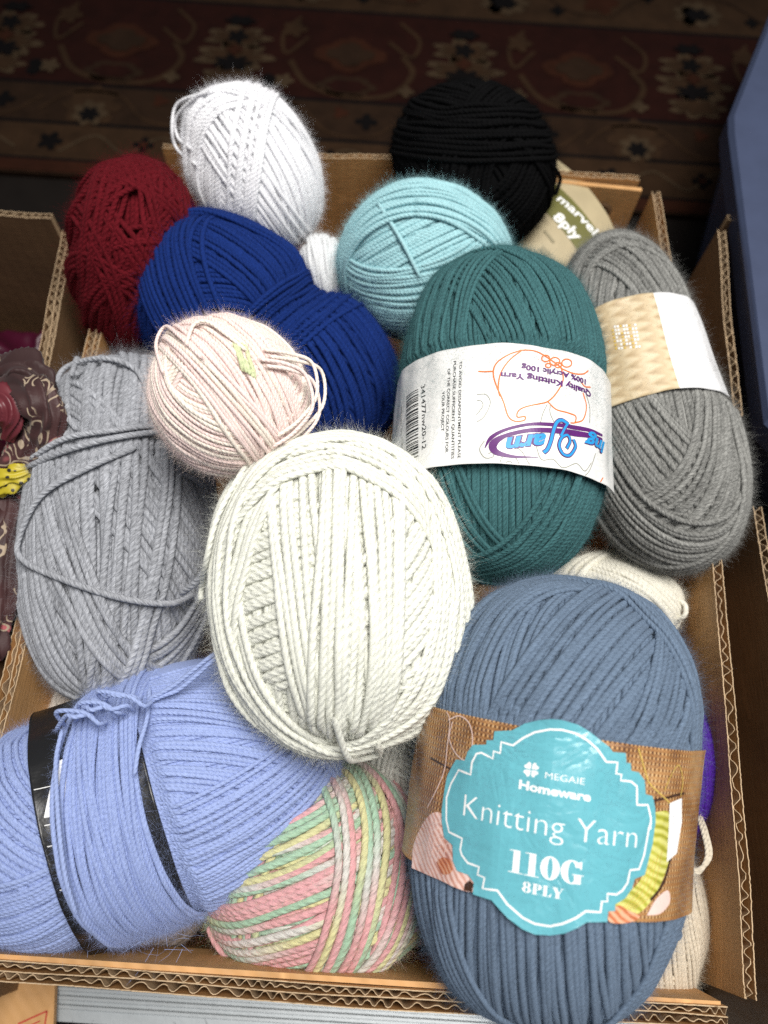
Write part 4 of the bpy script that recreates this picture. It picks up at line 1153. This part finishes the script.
blob(A, [(654, 812), (668, 812), (670, 835), (668, 862), (656, 892), (640, 912), (620, 918), (610, 908), (640, 880), (650, 845)], green)
for k in range(4): A.line_px([(618 + 5 * k, 912 - k), (636 + 5 * k, 893), (650 + 4 * k, 862 - 4 * k)], .7, yel, 1)
blob(A, [(608, 912), (618, 905), (628, 910), (640, 916), (630, 922), (610, 922)], orangep, 1)
A.line_px([(672, 850), (664, 880), (650, 900)], 3.0, brownp, 1)
blob(A, [(646, 915), (656, 898), (667, 890), (669, 902), (660, 913)], pinks, 2)
A.poly_px([(669, 803), (681, 798), (681, 822), (676, 853), (666, 862), (668, 830)], M['ink_white'], 2)
A.line_px([(443, 708), (450, 718), (448, 745), (445, 770), (437, 790), (428, 808)], 1.2, pinks, 2)
A.line_px([(449, 720), (460, 716), (470, 724), (473, 742), (467, 760), (456, 753), (450, 738), (453, 722)], 1.1, pinks, 2)
A.line_px([(638, 748), (645, 772), (649, 783), (660, 794), (670, 804)], 1.4, yel, 2)
A.line_px([(664, 790), (670, 776), (678, 765), (682, 780), (680, 796)], 1.0, yel, 2)
A.build('print', pb)
def q512(ox, oy, pts): return [(ox + a / 5.12, oy + b / 5.12) for a, b in pts]
outer = q512(410, 700, [(168, 560), (180, 470), (195, 390), (215, 350), (240, 305), (285, 310), (300, 265), (325, 230), (395, 228), (395, 205), (430, 205), (435, 160), (525, 155), (590, 120), (660, 103), (730, 97)]) + \
    q512(550, 700, [(0, 97), (60, 102), (140, 125), (200, 160), (250, 200), (300, 238), (320, 265), (385, 270), (388, 320), (410, 322), (412, 360), (450, 368), (480, 410), (485, 480), (520, 490), (533, 550), (535, 620)]) + \
    q512(550, 810, [(530, 90), (520, 170), (500, 250), (480, 330), (430, 350), (415, 400), (380, 450), (330, 480), (330, 515), (295, 515), (290, 570), (185, 572), (140, 600), (70, 630), (0, 640)]) + \
    q512(410, 810, [(700, 638), (640, 635), (580, 610), (500, 550), (420, 460), (325, 430), (330, 370), (300, 330), (245, 310), (225, 260), (222, 180), (180, 140), (168, 60)])
inner = q512(410, 700, [(192, 600), (193, 500), (215, 430), (255, 358), (315, 382), (322, 320), (345, 275), (370, 270), (428, 300), (432, 262), (465, 272), (470, 215), (530, 232), (580, 195), (640, 165), (700, 153)]) + \
    q512(550, 700, [(0, 150), (60, 152), (130, 170), (190, 205), (240, 250), (285, 315), (342, 318), (335, 375), (362, 380), (358, 410), (410, 415), (440, 440), (440, 535), (495, 535), (510, 600), (510, 660)]) + \
    q512(550, 810, [(505, 60), (490, 150), (475, 230), (450, 300), (405, 305), (392, 370), (365, 410), (335, 430), (290, 425), (290, 465), (262, 465), (255, 520), (180, 515), (130, 550), (60, 580), (0, 592)]) + \
    q512(410, 810, [(700, 590), (640, 580), (580, 550), (500, 480), (450, 410), (375, 400), (385, 345), (350, 330), (357, 290), (300, 270), (270, 230), (262, 200), (272, 145), (205, 112), (192, 50)])
A = Art(denim, .0006)
A.poly_px(outer, M['aqua_paper'])
A.line_px(inner, 2.0, M['ink_white'], 1, smooth=False, closed=True)
A.text('MEGAIE', (545, 778), (584, 784.5), 6.6, M['ink_white'], 1, -.008)
A.text('Homeware', (519, 788), (590, 801), 8.6, M['ink_white'], 1, .035)
A.text('Knitting Yarn', (464, 815.5), (635, 847.5), 23.5, M['ink_white'], 1, -.016)
fat(A, '110G', (508, 871), (582, 885), 21, M['ink_white'], 1)
fat(A, '8PLY', (522, 891), (562, 899), 9.5, M['ink_white'], 1)
for k in range(4):
    a = math.radians(45 + 90 * k + 8); c_ = np.array((531.5, 769.5)); u_ = np.array((math.cos(a), math.sin(a))); v_ = np.array((-u_[1], u_[0]))
    blob(A, [tuple(c_ + u_ * p + v_ * r) for p, r in ((.8, 0), (4.5, 3.4), (7.4, 3.0), (7.0, 0), (7.4, -3.0), (4.5, -3.4))], M['ink_white'], 1)
A.build('badge', pb)

# teal band: white paper with upside down print
pt = teal.paper(M['paper'], -1.42 * teal.ax[0], 1.40 * teal.ax[0])
A = Art(teal)
def c5(*pts): return [(390 + a / 6.03, 330 + b / 6.03) for a, b in pts]
def c6(*pts): return [(490 + a / 6.03, 330 + b / 6.03) for a, b in pts]
r_ = random.Random(4); y = 0.0
while y < 1:
    wd = r_.choice([.010, .018, .028])
    A.poly_px([(406.5, 397 + 67 * y), (418.6, 389 + 69 * y), (418.6, 389 + 69 * (y + wd)), (406.5, 397 + 67 * (y + wd))], M['ink_black']); y += wd + r_.choice([.012, .02, .03])
A.text('341477nw20-12', (421.3, 385.6), (422.2, 450), 4.3, M['ink_black'])
A.text('Made in China', (401.2, 408), (402.5, 459), 1.8, M['ink_grey'])
A.text('TO AVOID DISSAPOINTMENT PLEASE', (459.6, 361.5), (457.8, 458.5), 2.7, M['ink_black'], 0, .004)
A.text('PURCHASE SUFFICIENT QUANTITIES', (453.6, 361.5), (451.3, 459), 2.7, M['ink_black'], 0, .004)
A.text('OF THE CORRECT COLOURS FOR', (447.8, 369), (445.4, 452.7), 2.7, M['ink_black'], 0, .004)
A.text('YOUR PROJECT', (442.2, 391.7), (441.4, 431.5), 2.7, M['ink_black'], 0, .004)
for p in (((180, 125), (110, 150), (40, 200), (20, 260), (40, 340), (80, 430), (110, 520), (150, 550), (205, 545), (210, 522), (165, 525), (170, 490), (210, 465), (300, 445), (350, 430), (400, 380), (440, 300), (425, 215)),
          ((190, 125), (120, 180), (65, 260), (50, 350), (60, 400)), ((180, 122), (260, 125), (320, 150), (400, 205), (440, 240)),
          ((350, 435), (400, 480), (470, 500), (515, 520), (510, 558), (485, 560)), ((510, 560), (560, 540), (580, 460), (560, 380)),
          ((430, 235), (500, 262), (560, 265), (592, 245)), ((540, 300), (570, 340), (605, 345)), ((-70, 250), (-30, 252), (20, 250)),
          ((430, 882), (448, 864), (465, 880)), ((645, 955), (665, 915), (680, 890))):
    A.line_px(c6(*p), 1.35, M['ink_orange'])
for cx, cy, rr in ((335, 172, 24), (390, 190, 30), (462, 200, 30), (350, 215, 16), (410, 212, 20)):
    A.line_px(c6(*[(cx + rr * math.cos(a), cy + rr * .8 * math.sin(a)) for a in np.linspace(0, 6.28, 12)]), 1.3, M['ink_orange'])
for k in range(46):
    a, b = (r_.uniform(0, 320), r_.uniform(105, 200)) if k < 34 else (r_.uniform(340, 560), r_.uniform(190, 420))
    (px_, py_), = c6((a, b + (a - 160) * .1)); A.poly_px([(px_ - .3, py_ - .3), (px_ + .3, py_ - .3), (px_ + .3, py_ + .3), (px_ - .3, py_ + .3)], M['ink_orange'])
A.text('100% Acrylic 100g', (585.4, 379.8), (521.5, 364.8), 4.8, M['ink_purple'], 1, .035)
A.text('Quality Knitting Yarn', (590.5, 392.5), (500.8, 372.5), 5.2, M['ink_purple'], 1, .035)
A.line_px([(602, 435.5), (580, 428.5), (550, 424.5), (525, 425), (505, 430), (491, 438), (485, 448)], [2.5, 4.5, 3.6, 3, 3, 4, .8], M['ink_purple'], 1)
A.line_px([(602, 440), (575, 433.5), (550, 430.5), (525, 431), (505, 436), (493.5, 444), (496, 452), (512, 456.5), (538, 457.5)], [3.5, 6.5, 5, 4, 4, 8, 6, 3, .4], M['ink_purple'], 1)
for off, mt, bo in ((2, M['ink_purple'], .075), (3, M['ink_blue'], .035)):
    A.text('arn', (545.5, 434.5), (504, 439), 15, mt, off, bo, .35)
    A.text('ing', (604, 443), (583.5, 434), 12, mt, off, bo, .35)
    th = 1.8 if mt is M['ink_purple'] else 0
    A.line_px(c6((500, 660), (512, 705), (480, 755), (440, 750), (415, 700), (430, 650), (465, 635), (480, 670), (460, 715)), 2.3 + th, mt, off)
    A.line_px(c6((470, 570), (430, 545), (400, 560), (380, 610), (365, 670), (345, 720), (322, 740)), 3.0 + th, mt, off)
    A.line_px(c6((470, 560), (450, 590), (425, 640)), 2.4 + th, mt, off)
for p in (((35, 390), (90, 390), (115, 440), (80, 520), (35, 555)), ((35, 425), (62, 430), (70, 460), (30, 515))):
    A.line_px([(390 + (490 + a) / 6.03, 330 + b / 6.03) for a, b in p], .8, M['ink_grey'])
for p in (((-33, 668), (-62, 720), (-30, 770), (18, 765), (18, 738), (-10, 745)), ((55, 815), (80, 765), (150, 768), (185, 832)), ((95, 830), (100, 795), (130, 797), (142, 830)),
          ((130, 700), (190, 730), (240, 810), (310, 858)), ((275, 690), (310, 780), (380, 780), (440, 830), (520, 805), (570, 850), (610, 800)),
          ((520, 900), (590, 860), (635, 745)), ((305, 555), (320, 500), (345, 448)), ((385, 555), (362, 500), (362, 450)), ((600, 560), (600, 470), (580, 390))):
    A.line_px(c6(*p), 1.0, M['ink_grey'])
A.build('printing', pt)

# grey band: rope print on one half, blank white on the other
e0, e1 = grey.px(653, 292), grey.px(680, 388)
t = NT('rope_print'); x = t.xyz(t.uv())
row = t.m('DIVIDE', x[1], .0066); fr = t.m('ABSOLUTE', t.m('SUBTRACT', t.m('FRACT', row), .5))
ch = t.m('SINE', t.m('ADD', t.m('MULTIPLY', x[0], 620.0), t.m('ADD', t.m('MULTIPLY', fr, 7.0), t.m('MULTIPLY', t.noise(70, 2), 3.5))))
f = t.m('ADD', t.m('MULTIPLY', ch, .17), t.m('MULTIPLY_ADD', fr, -.75, .72))
f = t.m('ADD', f, t.m('MULTIPLY_ADD', t.noise(500, 3), .25, -.12))
rope = t.ramp(f, [(.10, (.38, .27, .15)), (.45, (.53, .41, .25)), (.8, (.63, .52, .35))])
side = t.m('GREATER_THAN', t.m('SUBTRACT', x[0], t.m('MULTIPLY', x[1], float((e1[0] - e0[0]) / (e1[1] - e0[1])))), float(e0[0] - e0[1] * (e1[0] - e0[0]) / (e1[1] - e0[1])))
c = t.mix(side, rope, (.80, .80, .81))
t.bump(t.noise(120, 2), .2, .0012)
pg = grey.paper(t.set(Base_Color=c, Roughness=.4), -1.4 * grey.ax[0], 1.4 * grey.ax[0], wave=.0004)
A = Art(grey)
for k in range(7):
    for j in range(9):
        if (k * 5 + j * 3) % 7 == 0: continue
        x0, y0 = 611 + j * 2.9 + k * .7, 326 + k * 3.6 - j * .25
        A.poly_px([(x0, y0), (x0 + 2.0, y0 - .2), (x0 + 2.1, y0 + 2.0), (x0 + .1, y0 + 2.2)], M['ink_white'] if j % 3 else yel)
A.build('printing', pg)

# periwinkle: black band with a white corner
pk = peri.paper(plain('black_paper', (.010, .010, .011), .32, .3, 180, .3, .5, bdist=.001), -1.4 * peri.ax[0], 1.4 * peri.ax[0])
A = Art(peri); A.poly_px([(57, 762), (80, 752), (86, 775), (80, 812), (44, 818), (50, 790)], M['ink_white'], 1)
for yy in (790, 827, 848, 879, 893): A.line_px([(34 + (yy - 790) * .12, yy), (52 + (yy - 790) * .14, yy - 4)], .8, M['ink_white'], 1)
A.build('printing', pk)

# olive and beige paper label under the black ball
class Sheet(Label):
    def __init__(s, c, ux, uy, z, bulge, px):
        s.c = at(c[0], c[1], RIM + z); s.px_m = px; s.bulge = bulge
        e = at(c[0] + ux[0], c[1] + ux[1], RIM + z - .006) - s.c; f = at(c[0] + uy[0], c[1] + uy[1], RIM + z + .003) - s.c
        s.ex = e / np.linalg.norm(e); f -= (f @ s.ex) * s.ex; s.ey = f / np.linalg.norm(f); s.ez = np.cross(s.ex, s.ey)
    def lab(s, x, y, off=0.0):
        x = np.atleast_1d(np.asarray(x, float))[:, None]; y = np.atleast_1d(np.asarray(y, float))[:, None]
        return s.c + x * s.ex + y * s.ey + (off - s.bulge * (x ** 2 + .6 * y ** 2)) * s.ez
sh = Sheet((556, 220), (50, 48), (42, -40), -.004, 5.0, (at(556, 220, RIM) - CAM) @ FW / F_PX)
beige = plain('beige_paper', (.40, .33, .20), .55, .2, 120, .35, bdist=.001); olive = plain('olive_print', (.13, .125, .03), .5, var=.2)
lp = [sh.px(*p) for p in ((550, 156), (608, 216), (626, 262), (560, 296), (498, 236), (505, 195))]
A = Art(sh, 0.0); A.poly(lp, beige); o1 = A.build('paper_label', black.root)
so = o1.modifiers.new('thickness', 'SOLIDIFY'); so.thickness = .0003; so.offset = 0
A = Art(sh, .0005)
A.poly_px([(532, 200), (552, 182), (600, 236), (582, 258)], olive)
A.text('marvel', (556, 200), (593, 236), 7.5, M['ink_white'], 1, .02)
A.text('8ply', (552, 218), (576, 242), 9, M['ink_white'], 1, .03)
dk = plain('faded_print', (.24, .20, .11), .5)
A.line_px([(544, 231), (550, 238), (554, 243)], 3.0, dk, 1); A.line_px([(541, 248), (549, 256)], 6.0, dk, 1)
A.build('printing', o1)
